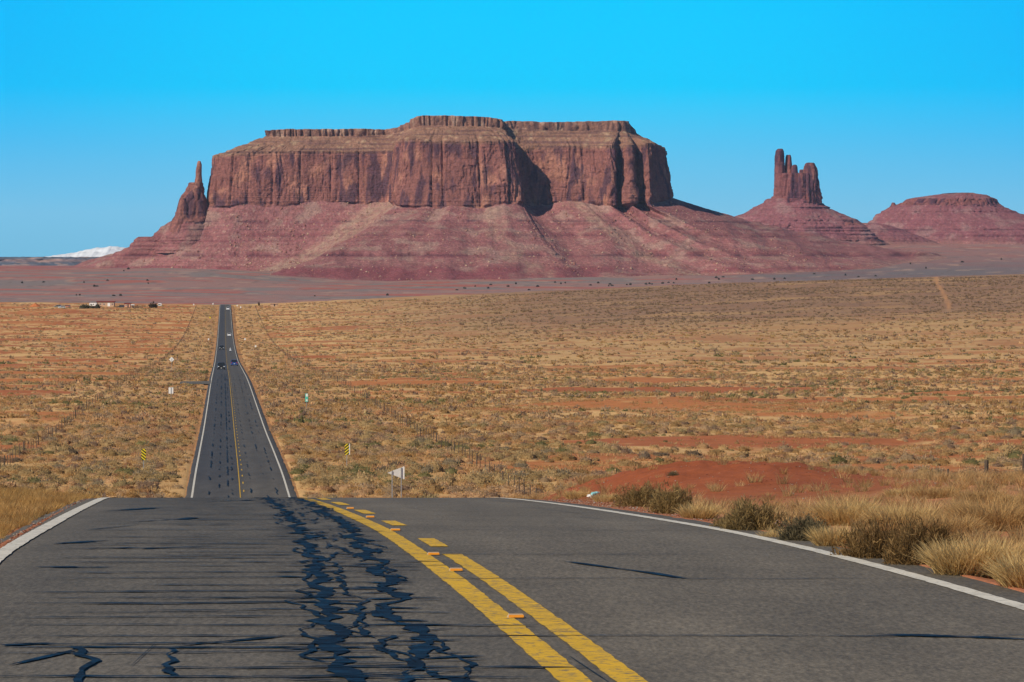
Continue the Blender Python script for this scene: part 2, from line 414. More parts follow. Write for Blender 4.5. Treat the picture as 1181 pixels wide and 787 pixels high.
def build_shoulders():
    VV = []; QQ = []; CC = []; b = 0; rows = S_ROWS[S_ROWS > 105]
    for sg in (-1, 1):
        W = np.array([4.15, 4.6, 5.6, 8.5]); dz = np.array([-.06, -.10, -.16, -.75]); D = rows[:, None]+0*W
        X = road_x(D)+sg*W; Z = ZC+road_z(D)+dz-.00012*D
        VV.append(np.stack([X, D, Z], -1).reshape(-1, 3)); q = grid_quads(len(rows), 4)+b; QQ.append(q if sg > 0 else q[:, ::-1]); b += D.size
        n = fbm(X/3, D/6, 0, 3, 808)[..., None]
        CC.append((np.array([.36, .19, .085])*(1+.35*n)).reshape(-1, 3))
    tag(link('road_shoulder', mesh_np('road_shoulder', np.concatenate(VV), quads=np.concatenate(QQ), col=np.concatenate(CC), mat=M_GROUND, smooth=True), ROAD), 'sandy shoulders along the far stretch of road', None, None, 'structure')
build_shoulders()
def strip_mesh(rows):
    """rows: list of (D, w0, w1, h) polylines -> verts, quads"""
    V = []; Q = []
    for line in rows:
        b = len(V)
        for (d, w0, w1, h) in line:
            x = float(road_x(d)); z = ZC+float(road_z(d))+h
            V += [(x+w0, d, z), (x+w1, d, z)]
        for i in range(len(line)-1): Q.append((b+2*i, b+2*i+1, b+2*i+3, b+2*i+2))
    return V, Q
def line_rows(w, hw, d0, d1, h, seed, fine=True):
    ds = S_ROWS[(S_ROWS > d0) & (S_ROWS < d1)] if d1-d0 > 15 else np.linspace(d0, d1, 12)[1:-1]
    if fine and d1-d0 > 15:
        a = ds[ds < 115]; a2 = np.arange(max(d0, 15), min(d1, 115), .16); ds = np.unique(np.concatenate([[d for d in ds if d < 15], a2, ds[ds >= 115]]))
    ds = np.concatenate([[d0], ds, [d1]]); out = []
    for d in ds:
        hh = h*(1+d*.004)
        out.append((d, w-hw+.012*float(noise(d/.35, seed))*(d < 120), w+hw+.012*float(noise(d/.31, seed+5.5))*(d < 120), hh))
    return out
def road_row(py):   # distance at which the near road is seen at that row
    d = np.linspace(16, 78, 4000); y = HY-road_z(d)/d*F
    return float(np.interp(-py, -y, d))
_sh = lambda d: -.12*(1-float(sm(d, 26, 66)))
edge = [[(d, a+_sh(d), b+_sh(d), h) for d, a, b, h in line_rows(-3.85, .080, -25, 3200, .004, 1.1)], line_rows(3.60, .075, -25, 3200, .004, 2.2)]
V, Q = strip_mesh(edge); tag(link('edge_line', mesh_np('edge_line', V, quads=Q, mat=M_WHITE), ROAD), 'white edge lines along both sides of the asphalt', None, None, 'structure')
cl = [line_rows(-.15, .088, -25, 130, .005, 3.3), line_rows(-.15, .035, 130, 3200, .005, 3.3)]
cl.append(line_rows(.15, .085, -25, road_row(639.5), .005, 4.4))
V, Q = strip_mesh(cl); tag(link('centre_line', mesh_np('centre_line', V, quads=Q, mat=M_YELLOW), ROAD), 'solid yellow centre lines of the road', None, None, 'structure')
dash = []
for a, b in ((631, 621.5), (606.6, 601.2), (593, 588.6), (583, 579.5), (577, 575)):
    dash.append(line_rows(.15, .085, road_row(a), road_row(b), .005, a))
d = 300
while d < 2600: dash.append(line_rows(.15, .045, d, d+3, .005, d)); d += 12
V, Q = strip_mesh(dash); tag(link('centre_dashes', mesh_np('centre_dashes', V, quads=Q, mat=M_YELLOW), ROAD), 'short yellow dashes beside the solid centre line', None, None, 'structure')

# crack sealant: meandering snakes, tendrils and transverse cracks
def tar_rows():
    out = []; r = random.Random(5); k = [0]
    def hh(): k[0] += 1; return .007+.00002*(k[0] % 170)
    def snake(fw, d0, d1, width, seed, step=.10, gaps=False):
        ln = []; h = hh(); d = d0
        while d < d1:
            w = fw(d)+.17*float(noise(d/1.5, seed))+.07*float(noise(d/.42, seed+7))
            g = width*(.75+.9*float(noise(d/.6, seed+3))+.5*float(noise(d/.15, seed+9)))
            if gaps and float(noise(d/3., seed+21)) < -.05:
                if len(ln) > 1: out.append(ln)
                ln = []; h = hh()
            else: ln.append((d, w-max(.006, g), w+max(.006, g*(1+.4*float(noise(d/.3, seed+31)))), h*(1+d*.003)))
            d += step*(1+d*.004)
        if len(ln) > 1: out.append(ln)
    def cross(d, w0, w1, thick, seed, blob=0, skew=0.):
        ln = []; h = hh(); n = max(8, int(abs(w1-w0)/.05)); vs = []
        top = []; bot = []
        for i in range(n+1):
            t = i/n; w = w0+(w1-w0)*t; e = min(1, 6*t, 6*(1-t))
            c = d+skew*(t-.5)+.10*float(noise(w/.9, seed))+.035*float(noise(w/.16, seed+4))
            th = thick*e*(.7+.7*float(noise(w/.25, seed+8)))+blob*max(0, float(noise(w/.5, seed+13))-.15)*e
            vs.append((w, c-max(.002, th), c+max(.002, th)*1.0))
        return vs, h
    TV = []; TQ = []
    def addcross(*a, **kw):
        vs, h = cross(*a, **kw); b = len(TV)
        for w, c0, c1 in vs:
            for c in (c0, c1):
                TV.append((float(road_x(c))+w, c, ZC+float(road_z(c))+h*(1+c*.003)))
        for i in range(len(vs)-1): TQ.append((b+2*i, b+2*i+2, b+2*i+3, b+2*i+1))
    f1 = lambda d: np.interp(d, [18, 21, 26, 35, 50, 74], [-1.34, -1.36, -1.30, -1.12, -.98, -.80])
    f2 = lambda d: np.interp(d, [18, 21, 26, 35, 50, 74], [-.82, -.86, -.80, -.62, -.42, -.22])
    snake(f1, 16, 110, .072, 10.1); snake(f2, 16, 110, .078, 20.7); snake(lambda d: f1(d)+.18, 16, 95, .02, 14.1, gaps=True); snake(lambda d: f2(d)-.15, 16, 95, .02, 24.1, gaps=True)
    snake(lambda d: (f1(d)+f2(d))/2, 16, 90, .022, 30.3, gaps=True)
    snake(lambda d: f2(d)+.14, 18, 60, .02, 37.3, gaps=True)
    snake(lambda d: f1(d)-.12, 22, 100, .02, 39.3, gaps=True)
    snake(lambda d: -2.85, 16, 23.2, .035, 41.1, gaps=False); snake(lambda d: -2.32, 16, 23, .025, 45.1, gaps=True)
    d = 18.
    while d < 90:                       # tendrils about the two wheel-path snakes
        for f in (f1, f2):
            if r.random() < .85:
                c = float(f(d)); a = c-r.uniform(.08, .42); b = c+r.uniform(.08, .42)
                addcross(d+r.uniform(-.2, .2), a, b, r.uniform(.015, .06)*(.6+d*.012), d*3.1+(f is f2)*50, blob=.12, skew=r.uniform(-.35, .35))
        d += .26*(1+d*.012)
    d = 21.
    i = 0
    while d < 76:                       # thin sealed cracks right across the left lane
        w0 = r.choice([-3.5, -3.4, -3.5, -2.6]); w1 = r.choice([-1.2, -.9, -.3, .2])
        addcross(d, w0, w1, r.uniform(.03, .065)*(.5+d*.018), d*1.7, skew=r.uniform(-.1, .3)); d += r.uniform(.45, 1.1); i += 1
    for py, a, b, th in ((734, -1.0, 3.5, .012), (668, -.6, 3.4, .010), (640, -3.4, 2.9, .010), (612, .3, 3.3, .008), (600, -3.2, 3.3, .01), (690, -3.5, -.2, .012),
                         (586, .4, 3.4, .01), (579, .2, 3.4, .01), (748, -3.4, -1.0, .02), (707, -3.5, -.4, .01)):
        addcross(road_row(py), a, b, th*2.4, py*1.3)
    # the bold marks
    def pxw(px, py):
        dd = road_row(py); return (px-CX)/F*dd-float(road_x(dd)), dd
    for (xa, ya, xb, yb, th, bl) in ((648, 648, 793, 668, .26, 0), (1004, 733, 1200, 738, .09, 0), (55, 655, 130, 655, .05, .25), (98, 612, 160, 606, .05, .3), (160, 634, 250, 630, .05, .2), (95, 634, 160, 632, .04, .25),
                                     (120, 590, 190, 586, .10, .5), (145, 603, 230, 598, .10, .5), (60, 628, 130, 624, .12, .4), (40, 655, 90, 655, .05, .3), (0, 745, 60, 743, .04, .12),
                                     (10, 768, 90, 750, .05, .12), (150, 770, 180, 742, .03, .1), (200, 745, 330, 735, .03, .1), (230, 580, 300, 577, .1, .4),
                                     (655, 757, 705, 790, .22, 0), (470, 586, 500, 590, .1, .3), (590, 584, 680, 594, .08, .35), (560, 578, 620, 580, .1, .3), (660, 596, 700, 600, .06, .2)):
        wa, da = pxw(xa, ya); wb, db = pxw(xb, yb)
        addcross((da+db)/2, wa, wb, th*(1. if bl == 0 else 2.), xa*.77, blob=bl*2.2, skew=db-da)
    # sealed cracks on the far stretch of road
    for w, s in ((-2.6, 1.), (-1.1, 2.), (-.75, 2.5), (.7, 3.), (1.9, 4.), (-1.8, 5.), (2.7, 6.)):
        ln = []; dd = 285.
        while dd < 900:
            n = float(noise(dd/9., s*13.3))+.5*float(noise(dd/2.3, s*7.1))
            if n > (-.25 if w in (-1.1,) else .12):
                ww = w+.14*float(noise(dd/3., s)); ln.append((dd, ww-.03-.03*abs(n), ww+.03+.05*abs(n), .03+dd*.0001))
            else:
                if len(ln) > 1: out.append(ln)
                ln = []
            dd += 1.2
    V, Q = strip_mesh(out); b = len(V); V = V+TV; Q = Q+[tuple(b+i for i in q) for q in TQ]
    return V, Q
V, Q = tar_rows()
tag(link('crack_sealant', mesh_np('crack_sealant', V, quads=Q, mat=M_TAR), ROAD), 'dark glossy tar snakes sealing the cracks of the asphalt', None, None, 'structure')

# side road on the left, a long way down
def side_road():
    w = np.linspace(3.9, 10, 12); rows = []
    V = []; 
    for ww in w:
        for k in np.linspace(-1, 1, 5):
            hd = 14.*(1+.0*(ww)); D = 760+k*hd*(1+.5*math.exp(-(ww-3.9)/2)); x = float(road_x(D))-ww
            V.append((x, D, ZC+float(max(zrel(x, D), zrel(x, D, False)))+.05))
    me = mesh_np('side_road', V, quads=grid_quads(12, 5), mat=M_ASPH, uv=[(0, 0)]*len(V))
    tag(link('side_road', me), 'short grey side road leaving the left edge of the road', None, None, 'structure')
side_road()

# ------------------------------------------------------------------ mesas and buttes
def catm(vals, n_per):
    """closed catmull-rom through rows of vals (k, c); n_per samples per span"""
    k = len(vals); out = []
    for i in range(k):
        p0, p1, p2, p3 = vals[i-1], vals[i], vals[(i+1) % k], vals[(i+2) % k]
        t = np.linspace(0, 1, n_per[i], endpoint=False)[:, None]
        tt = .5  # tension
        m1 = (p2-p0)*tt*.75; m2 = (p3-p1)*tt*.75
        out.append((2*t**3-3*t**2+1)*p1+(t**3-2*t**2+t)*m1+(-2*t**3+3*t**2)*p2+(t**3-t**2)*m2)
    return np.concatenate(out)
def rock_colour(x, y, z, zone, gain=1.0):
    """zone: 0 talus, 1 cliff, 2 ledges under the cap, 3 cap, 4 top"""
    lerp = lambda a, b, t: a*(1-t[..., None])+np.array(b)*t[..., None]
    one = np.ones(x.shape+(3,))
    strat = noise(0*x, 0*x+3.3, z/5.5, 3)*.6+noise(x/300, y/300, z/2.6, 4)*.6
    # talus
    tal = np.array([.268, .115, .100])*one
    tal = lerp(tal, [.185, .055, .062], sm(strat, .0, .55)*.6)
    rub = sm(fbm(x/55, y/55, z/55, 4, 6), .0, .45)
    tal = lerp(tal, [.31, .20, .15], rub*.7)
    speck = sm(noise(x/6, y/6, z/6, 8), .42, .6); tal = lerp(tal, [.42, .29, .21], speck*.45)
    speck = sm(noise(x/5, y/5, z/5, 28), .45, .6); tal = lerp(tal, [.10, .05, .05], speck*.4)
    low = (1-sm(z, -16, -11))*(1-.8*sm(fbm(x/80, y/200, z/30, 3, 9), .05, .3)); tal = lerp(tal, [.205, .058, .062], low*.8)
    brk = sm(fbm(x/60, y/120, 0, 3, 53), -.25, .1)
    tal = lerp(tal, [.19, .058, .058], np.clip(np.exp(-((z-12)/6.)**2)*.8+np.exp(-((z-50)/7.)**2)*.6, 0, 1)*brk*.8)
    tal = lerp(tal, [.085, .035, .045], np.clip(np.exp(-((z-77)/1.6)**2)+.7*np.exp(-((z-61)/1.1)**2)+.6*np.exp(-((z-48)/1.2)**2)+.8*np.exp(-((z-9)/2.)**2), 0, 1)*brk*.85)
    # cliff: orange-brown sandstone with dark varnish running down
    cl = np.array([.235, .098, .074])*one
    pat = fbm(x/40, y/40, z/60, 4, 14); cl = lerp(cl, [.36, .165, .105], sm(pat, .05, .5))
    var = fbm(x/16, y/16, z/110, 4, 24)+.45*fbm(x/70, y/70, z/70, 2, 26)
    cl = lerp(cl, [.085, .042, .052], sm(var, -.02, .40)*.9)
    cl = lerp(cl, [.15, .060, .055], sm(strat, .2, .6)*.30)
    # ledges
    ld = np.array([.25, .135, .085])*one
    ld = lerp(ld, [.36, .24, .14], sm(fbm(x/18, y/18, z/24, 4, 34), .1, .5)*.8)
    ld = lerp(ld, [.14, .070, .060], sm(noise(x/120, y/120, z/3.2, 37), .15, .5)*.8)
    cp = np.array([.26, .135, .09])*one; cp = lerp(cp, [.15, .08, .065], sm(fbm(x/14, y/14, z/40, 3, 36), .05, .5))
    cp = lerp(cp, [.38, .24, .16], sm(fbm(x/25, y/25, z/25, 3, 38), .2, .6))
    tp = np.array([.22, .16, .10])*one
    zones = [tal, cl, ld, cp, tp]; out = 0
    for i, zc in enumerate(zones):
        out = out+zc*np.clip(1-np.abs(zone-i), 0, 1)[..., None]
    return out*gain*np.array([.95, .95, 1.07])
def terrace(z, levels):
    """levels: (z centre, half height, strength): makes small cliffs in a slope"""
    for zc, hh, st in levels:
        t = np.clip((z-zc)/(hh), -1, 1)
        z = z+st*hh*(np.sign(t)*(np.abs(t)**.35)-t)*(np.abs(z-zc) < hh)
    return z

def build_mesa():
    # stations left to right along the front, then round the back
    #        base px,py,D     cliff top px,py,D   cap base px,py,D   cap top px,py,D   foot px,D   flute
    ST = [((262,236,7960),(264,178,7950),(330,166,7930),(330,158,7932),(60,8300),.6),
          ((241,237,7810),(245,180,7800),(309,157,7835),(307,151,7836),(88,7900),.6),
          ((240,240,7735),(247,179.5,7742),(311,158,7792),(309,150.5,7790),(130,7700),.4),
          ((275,237,7712),(278,177,7722),(330,158,7785),(329,149,7784),(190,7600),.3),
          ((325,238,7716),(327,174.5,7728),(352,157.5,7785),(352,149,7784),(225,7580),.25),
          ((372,233,7722),(372,174,7736),(385,157.5,7788),(385,149,7787),(255,7560),.25),
          ((418,235,7718),(418,174,7732),(421,157,7788),(421,148.5,7787),(272,7520),.3),
          ((449,235,7700),(452,172,7715),(451,155,7790),(453,148.5,7792),(300,7430),.4),
          ((460,239,7632),(464,160,7652),(484,146,7700),(481,134.5,7701),(298,6960),.6),
          ((510,240,7600),(508,162,7626),(511,146,7692),(510,133.5,7692),(420,6900),.5),
          ((556,239,7600),(553,163,7626),(548,146,7692),(548,134.5,7692),(545,6910),1.0),
          ((599,236,7612),(592,162,7642),(578,148,7702),(577,137,7703),(660,6980),1.1),
          ((606,236,7690),(598,176,7703),(581,149,7722),(579,139.5,7724),(705,7060),.6),
          ((628,237,7704),(613,171,7720),(596,149,7738),(591,139.5,7740),(745,7120),.5),
          ((656,232,7690),(650,168,7708),(640,151,7752),(640,141,7754),(790,7180),.7),
          ((690,236,7676),(689,169,7696),(684,151,7756),(680,140,7758),(835,7240),1.2),
          ((707,239,7652),(705,168,7680),(712,151.5,7750),(710,139.5,7752),(888,7200),1.0),
          ((713,238,7698),(713,169,7712),(715,152,7752),(713,139.5,7754),(905,7215),.8),
          ((729,239,7660),(726,167,7690),(722,152,7758),(721,139.6,7760),(940,7250),1.0),
          ((736,237,7708),(735,168,7720),(725,153,7765),(723.2,139.8,7768),(965,7280),.8),
          ((751,236,7668),(747,165,7700),(729,154,7785),(724.2,141,7790),(1010,7350),1.0),
          ((758,234,7718),(755,166,7738),(733,154,7815),(724.5,142,7812),(1040,7420),.9),
          ((768,230,7755),(762,170,7768),(735,156,7850),(725,143,7846),(1085,7700),1.0),
          ((766,230,7955),(760,172,7945),(722,164,7920),(718,153,7918),(1110,8250),.8),
          ((620,235,8150),(620,182,8140),(620,164,8080),(620,156,8078),(650,8750),.8),
          ((400,235,8150),(400,184,8140),(400,172,8080),(400,163,8078),(350,8750),.8)]
    k = len(ST); rows = []
    for s in ST:
        v = []
        for a in s[:4]: v += list(P(*a))
        fx, fd = s[4]; X = (fx-CX)/F*fd
        v += [X, fd, float(ground_z(X, fd))-9]; v += [s[5]]
        rows.append(v)
    A = np.array(rows)
    n_per = []
    for i in range(k):
        L = math.hypot(*(A[(i+1) % k][:2]-A[i][:2])); front = i <= 21
        n_per.append(max(6, int(L/(1.5 if front else 9))))
    C = catm(A, n_per); N = len(C)
    base, top, cb, ct, foot, fl = C[:, 0:3], C[:, 3:6], C[:, 6:9], C[:, 9:12], C[:, 12:15], C[:, 15]
    # talus cones make the base of the cliff rise and fall
    tang = np.roll(top, -3, 0)-np.roll(top, 3, 0); nrm = np.stack([tang[:, 1], -tang[:, 0]], -1)
    nrm = nrm/np.maximum(np.linalg.norm(nrm, axis=1, keepdims=True), 1e-6)
    for _ in range(12): nrm = (nrm+np.roll(nrm, 1, 0)+np.roll(nrm, -1, 0))/3
    nrm /= np.linalg.norm(nrm, axis=1, keepdims=True)
    base = base.copy(); base[:, 2] += 7*fbm(base[:, 0]/45, base[:, 1]/45, 0, 3, 2)
    seg = np.linalg.norm(np.roll(top, -1, 0)[:, :2]-top[:, :2], axis=1); arc = np.concatenate([[0], np.cumsum(seg)[:-1]])
    def joints(mean, amp, crack, wc, seed):
        r = np.random.RandomState(seed); b = [0.]
        while b[-1] < arc[-1]+50: b.append(b[-1]+mean*(.35+1.3*r.rand()))
        b = np.array(b); off = (r.rand(len(b))-.5)*2*amp; i = np.searchsorted(b, arc, side='right')-1
        dist = np.minimum(arc-b[i], b[np.minimum(i+1, len(b)-1)]-arc); dc = crack*(r.rand(len(b))[i])
        return off[i]-dc*np.clip(1-dist/wc, 0, 1)
    J0 = joints(60, 6.5, 9, 4, 1); J1 = [joints(17, 2.0, 4, 2.2, 10+t) for t in range(4)]; J2 = [joints(6.5, .7, 1.1, 1.6, 20+t) for t in range(6)]
    R = []; Z = []
    def add(p, zone): R.append(p); Z.append(np.full(N, float(zone)) if np.isscalar(zone) else zone)
    nA, nB, nC, nD, nE = 130, 110, 46, 16, 10
    for i in range(nA):
        s = i/(nA-1); p = foot*(1-s)+base*s
        g = .44*s**1.05+.56*s**2.1
        p[:, 2] = foot[:, 2]+(base[:, 2]-foot[:, 2])*g
        # gullies and ribs down the slope
        env = math.sin(math.pi*min(1, s*1.02))**.7
        rib = fbm(p[:, 0]/75, p[:, 1]/400, 0, 2, 41)*7+np.abs(noise(p[:, 0]/26, p[:, 1]/260, 0, 43))*2.6+fbm(p[:, 0]/7, p[:, 1]/7, 0, 3, 47)*1.3
        p[:, 2] += rib*env
        m = sm(fbm(p[:, 0]/80, p[:, 1]/200, 0, 3, 51), -.12, .3)
        tz = terrace(p[:, 2]-ZC, [(76, 5, .9), (60, 3, .6), (47, 4, .6), (12, 7, .9), (-10, 4, .5)])+ZC
        p[:, 2] = p[:, 2]*(1-m)+tz*m
        add(p, 0)
    for i in range(1, nB):
        s = i/(nB-1); p = base*(1-s**.85)+top*s**.85; p[:, 2] = base[:, 2]*(1-s)+top[:, 2]*s
        if s > .9: pass
        x, y, z = p[:, 0], p[:, 1], p[:, 2]
        big = fbm(x/55, y/55, z/900, 2, 61)*8
        fr = 1-np.abs(noise(x/19, y/19, z/240, 63)); fr = -np.clip(fr-.80, 0, 1)*24*sm(noise(x/70, y/70, 0, 64), -.35, .3)
        fr2 = 1-np.abs(noise(x/8, y/8, z/90, 65)); fr2 = -np.clip(fr2-.82, 0, 1)*16*sm(noise(x/30, y/30, z/80, 66), -.3, .3)
        smal = fbm(x/5, y/5, z/16, 3, 67)*1.0
        bed = (noise(0*x, 0*x, z/4.2, 69)+.7*noise(0*x, 0*x, z/1.9, 70))*(1.6*(1-sm(s, .12, .35))+1.3*sm(s, .86, .95)+.25)
        block = np.round(noise(x/30, y/30, z/60, 73)*2.4)/2.4*3
        env = sm(s, 0, .05)
        d = (big*fl+fr*np.clip(fl, .4, 2)+fr2*fl+block)*env+smal+bed
        flj = np.clip(fl*.8+.25, .3, 1.5); w_ = noise(x/60, y/60, 0, 76)*.10
        t1 = np.clip(((s+w_)*3.2), 0, 3).astype(int); t2 = np.clip((s+w_*.7)*5.5, 0, 5).astype(int)
        d = d+env*flj*(J0+np.choose(t1, J1)*sm(noise(x/50, y/50, z/60, 78), -.35, .2)+np.choose(t2, J2))+env*((3-t1)*.9)
        q = p.copy(); q[:, :2] += nrm*d[:, None]
        add(q, 1 if s < .93 else 1+ (s-.93)/.07)
    lastd = d
    for i in range(1, nC):
        s = i/(nC-1); p = top*(1-s)+cb*s
        zr = p[:, 2]+2.2*np.sin(p[:, 2]/2.4)*math.sin(math.pi*s)
        x, y = p[:, 0], p[:, 1]
        zr = zr+fbm(x/14, y/14, 0, 3, 81)*2.5*math.sin(math.pi*s)
        nn = 7
        st = np.floor(s*nn)/nn; fr_ = s*nn-math.floor(s*nn); ss = st+(min(1, fr_*1.7) if fr_ < 1 else 1)/nn   # ledges: risers and treads
        hz = top*(1-s)+cb*s
        riser = sm(fr_, .55, .8)
        zz = top[:, 2]+(cb[:, 2]-top[:, 2])*(math.floor(s*nn)+.35*fr_+.65*float(riser))/nn if s < 1 else cb[:, 2]
        mxl = sm(fbm(x/35, y/35, 0, 2, 83), -.3, .3)
        p = p.copy(); p[:, 2] = zr*(1-mxl)+zz*mxl
        env = 1-s
        dd = lastd*env**1.5+fbm(x/11, y/11, 0, 3, 85)*2.0
        p[:, :2] += nrm*dd[:, None]
        add(p, 2)
    for i in range(1, nD):
        s = i/(nD-1); p = cb*(1-s)+ct*s; x, y, z = p[:, 0], p[:, 1], p[:, 2]
        fr = 1-np.abs(noise(x/13, y/13, z/200, 91)); d = -np.clip(fr-.78, 0, 1)*26+fbm(x/9, y/9, z/30, 3, 93)*2.2+2.0*math.sin(math.pi*s)*(.4+noise(x/20, y/20, 0, 95))+fbm(x/40, y/40, 0, 2, 97)*3
        p = p.copy(); p[:, :2] += nrm*d[:, None]; p[:, 2] += s*fbm(x/20, y/20, 0, 3, 99)*1.2
        add(p, 3)
    pl = R[-1]
    mid = pl.copy(); mid[:, 1] = 7960; mid[:, 2] = np.minimum(pl[:, 2], pl[:, 2])
    for i in range(1, nE):
        s = (i/(nE-1))**1.3; p = pl*(1-s)+mid*s; p[:, 2] = pl[:, 2]+2.0*s+fbm(p[:, 0]/25, p[:, 1]/25, 0, 3, 101)*1.3*min(1, s*6)
        add(p, 4)
    V = np.array(R); ZN = np.array(Z)
    c = rock_colour(V[..., 0], V[..., 1], V[..., 2]-ZC, ZN)
    ci = np.concatenate([[0], np.cumsum(n_per)]); sp_ = np.interp(np.arange(N), ci, np.arange(len(ci)))[None]; tr = np.arange(len(R))[:, None]/nA
    wob = .25*fbm(V[..., 0]/40, V[..., 1]/90, 0, 3, 57)
    rubl = (sm(sp_+wob, 5.9, 6.5)*(1-sm(sp_+wob, 7.35, 7.75))*.5+np.exp(-((sp_+wob-(10.15+.8*(1-tr)))/.13)**2)*.4+np.exp(-((sp_+wob-(14.2+.5*(1-tr)))/.25)**2)*.5+sm(tr, .0, .1)*(1-sm(tr, .05, .22))*(sp_ > 12)*.6)*(tr < 1)
    rubl = np.clip(rubl*(.6+.7*sm(noise(V[..., 0]/9, V[..., 1]/20, V[..., 2]/9, 58), -.2, .2)), 0, 1)[..., None]
    c = c*(1-rubl)+np.array([.34, .235, .175])*rubl
    me = mesh_np('mesa', V.reshape(-1, 3), quads=grid_quads(len(R), N, True)[:, ::-1], col=c.reshape(-1, 3), mat=M_ROCK)
    return tag(link('mesa', me), 'huge flat topped red sandstone mesa in the middle of the valley', 'mesa', None, 'structure')
MESA = build_mesa()

def ring_rock(levels, D, aspect, n=220, seed=0, flute=1.0, sub=6, zones=None, dshift=0., ledge=1.0):
    """stack of rings given by what is seen of them: (py, left px, right px, zone)"""
    lv = []
    for i in range(len(levels)-1):
        a, b = levels[i], levels[i+1]; m = max(2, int(abs(a[0]-b[0])/F*D/1.6))
        for j in range(m):
            t = j/m; lv.append((a[0]*(1-t)+b[0]*t, a[1]*(1-t)+b[1]*t, a[2]*(1-t)+b[2]*t, a[3] if t < .5 or a[3] == b[3] else b[3]))
    lv.append(levels[-1])
    th = np.linspace(0, 2*math.pi, n, endpoint=False); R = []; Zn = []
    for (py, xl, xr, zn) in lv:
        z = ZC+(HY-py)/F*D; cx = ((xl+xr)/2-CX)/F*D; rx = (xr-xl)/2/F*D; ry = rx*aspect if rx*aspect < 900 else 900
        x = cx+rx*np.cos(th); y = D+dshift+ry*np.sin(th)
        nx, ny = np.cos(th), np.sin(th)
        if zn == 1:
            fr = 1-np.abs(noise(x/15, y/15, z/220, seed+3)); d = -np.clip(fr-.74, 0, 1)*22*flute+fbm(x/24, y/24, z/120, 3, seed+5)*5*flute+fbm(x/6, y/6, z/10, 2, seed)*1.1
            d = d+noise(0*x, 0*x, z/3.5, seed+9)*1.2
        else:
            d = fbm(x/80, y/80, z/200, 3, seed+11)*6*ledge+fbm(x/10, y/10, z/10, 3, seed+15)*1.6+(noise(x/400, y/400, z/6, seed+2)*5+noise(x/400, y/400, z/2.6, seed+4)*2.5)*ledge
            fr = 1-np.abs(noise(x/28, y/28, z/100, seed+8)); d = d-np.clip(fr-.80, 0, 1)*14*ledge*sm(noise(x/90, y/90, z/20, seed+31), -.1, .3)
        d = d*min(1, rx/22)
        d = np.clip(d, -.5*rx, .25*rx)
        R.append(np.stack([x+nx*d, y+ny*d, np.full(n, z)+noise(x/9, y/9, 0, seed+21)*.8], -1)); Zn.append(np.full(n, float(zn)))
    # close the top
    l = R[-1]; c = l.mean(0)
    for t in (.5, .95): R.append(l*(1-t)+c*t+np.array([0, 0, .6])); Zn.append(np.full(n, 4. if zones is None else zones))
    return np.array(R), np.array(Zn)
def rock_object(name, pieces, gain=1.0, parent=None, haze_tint=None):
    VV = []; QQ = []; CC = []; b = 0
    for V, Zn in pieces:
        c = rock_colour(V[..., 0], V[..., 1], V[..., 2]-ZC, Zn, gain)
        if haze_tint is not None: c = c*np.array(haze_tint)  # purple tint puts the haze of distance into the rock colour
        if haze_tint is not None: t = ((1-sm(V[..., 2]-ZC+8*fbm(V[..., 0]/60, V[..., 1]/60, 0, 3, 66), 30, 62))*.85)[..., None]; c = c*(1-t)+np.array([.275, .14, .118])*t
        VV.append(V.reshape(-1, 3)); CC.append(c.reshape(-1, 3)); QQ.append(grid_quads(V.shape[0], V.shape[1], True)+b); b += V.shape[0]*V.shape[1]
    me = mesh_np(name, np.concatenate(VV), quads=np.concatenate(QQ), col=np.concatenate(CC), mat=M_ROCK)
    return link(name, me, parent)
# slim spire standing off the left end of the big mesa
rock_object('rock_spire', [
    ring_rock([(236, 219, 238, 1), (222, 222, 234.5, 1), (212, 224.0, 234, 1), (204, 225.5, 233, 1), (196, 225.8, 232.8, 1), (191, 226.8, 233, 1), (188, 227.2, 232.2, 1), (186, 228.2, 231.2, 1)], 7742, 1.2, 60, 301, .35),
    ring_rock([(292, 176, 262, 0), (262, 192, 250, 0), (250, 203, 244, 1), (232, 206, 240, 1), (226, 209, 238, 1), (221, 213, 236, 1), (211, 217.5, 234, 1)], 7745, 1.0, 110, 311, .5),
    ring_rock([(282, 190, 230, 0), (262, 196, 225, 1), (240, 204, 219, 1), (232, 206, 216, 1), (229, 207, 214, 1)], 7722, 1.0, 60, 321, .5)], .95, MESA)
rock_object('rock_shoulder', [
    ring_rock([(316, 95, 240, 0), (300, 118, 235, 0), (285, 148, 235, 0), (276, 156, 235, 0), (273.5, 160, 230, 0)], 7760, .35, 160, 331, .4, ledge=.6),
    ring_rock([(290, 165, 250, 0), (270, 178, 250, 0), (262, 186, 245, 0), (255, 197, 240, 0), (250, 203, 235, 0)], 7755, .4, 140, 341, .4, ledge=.5)], .92, MESA)

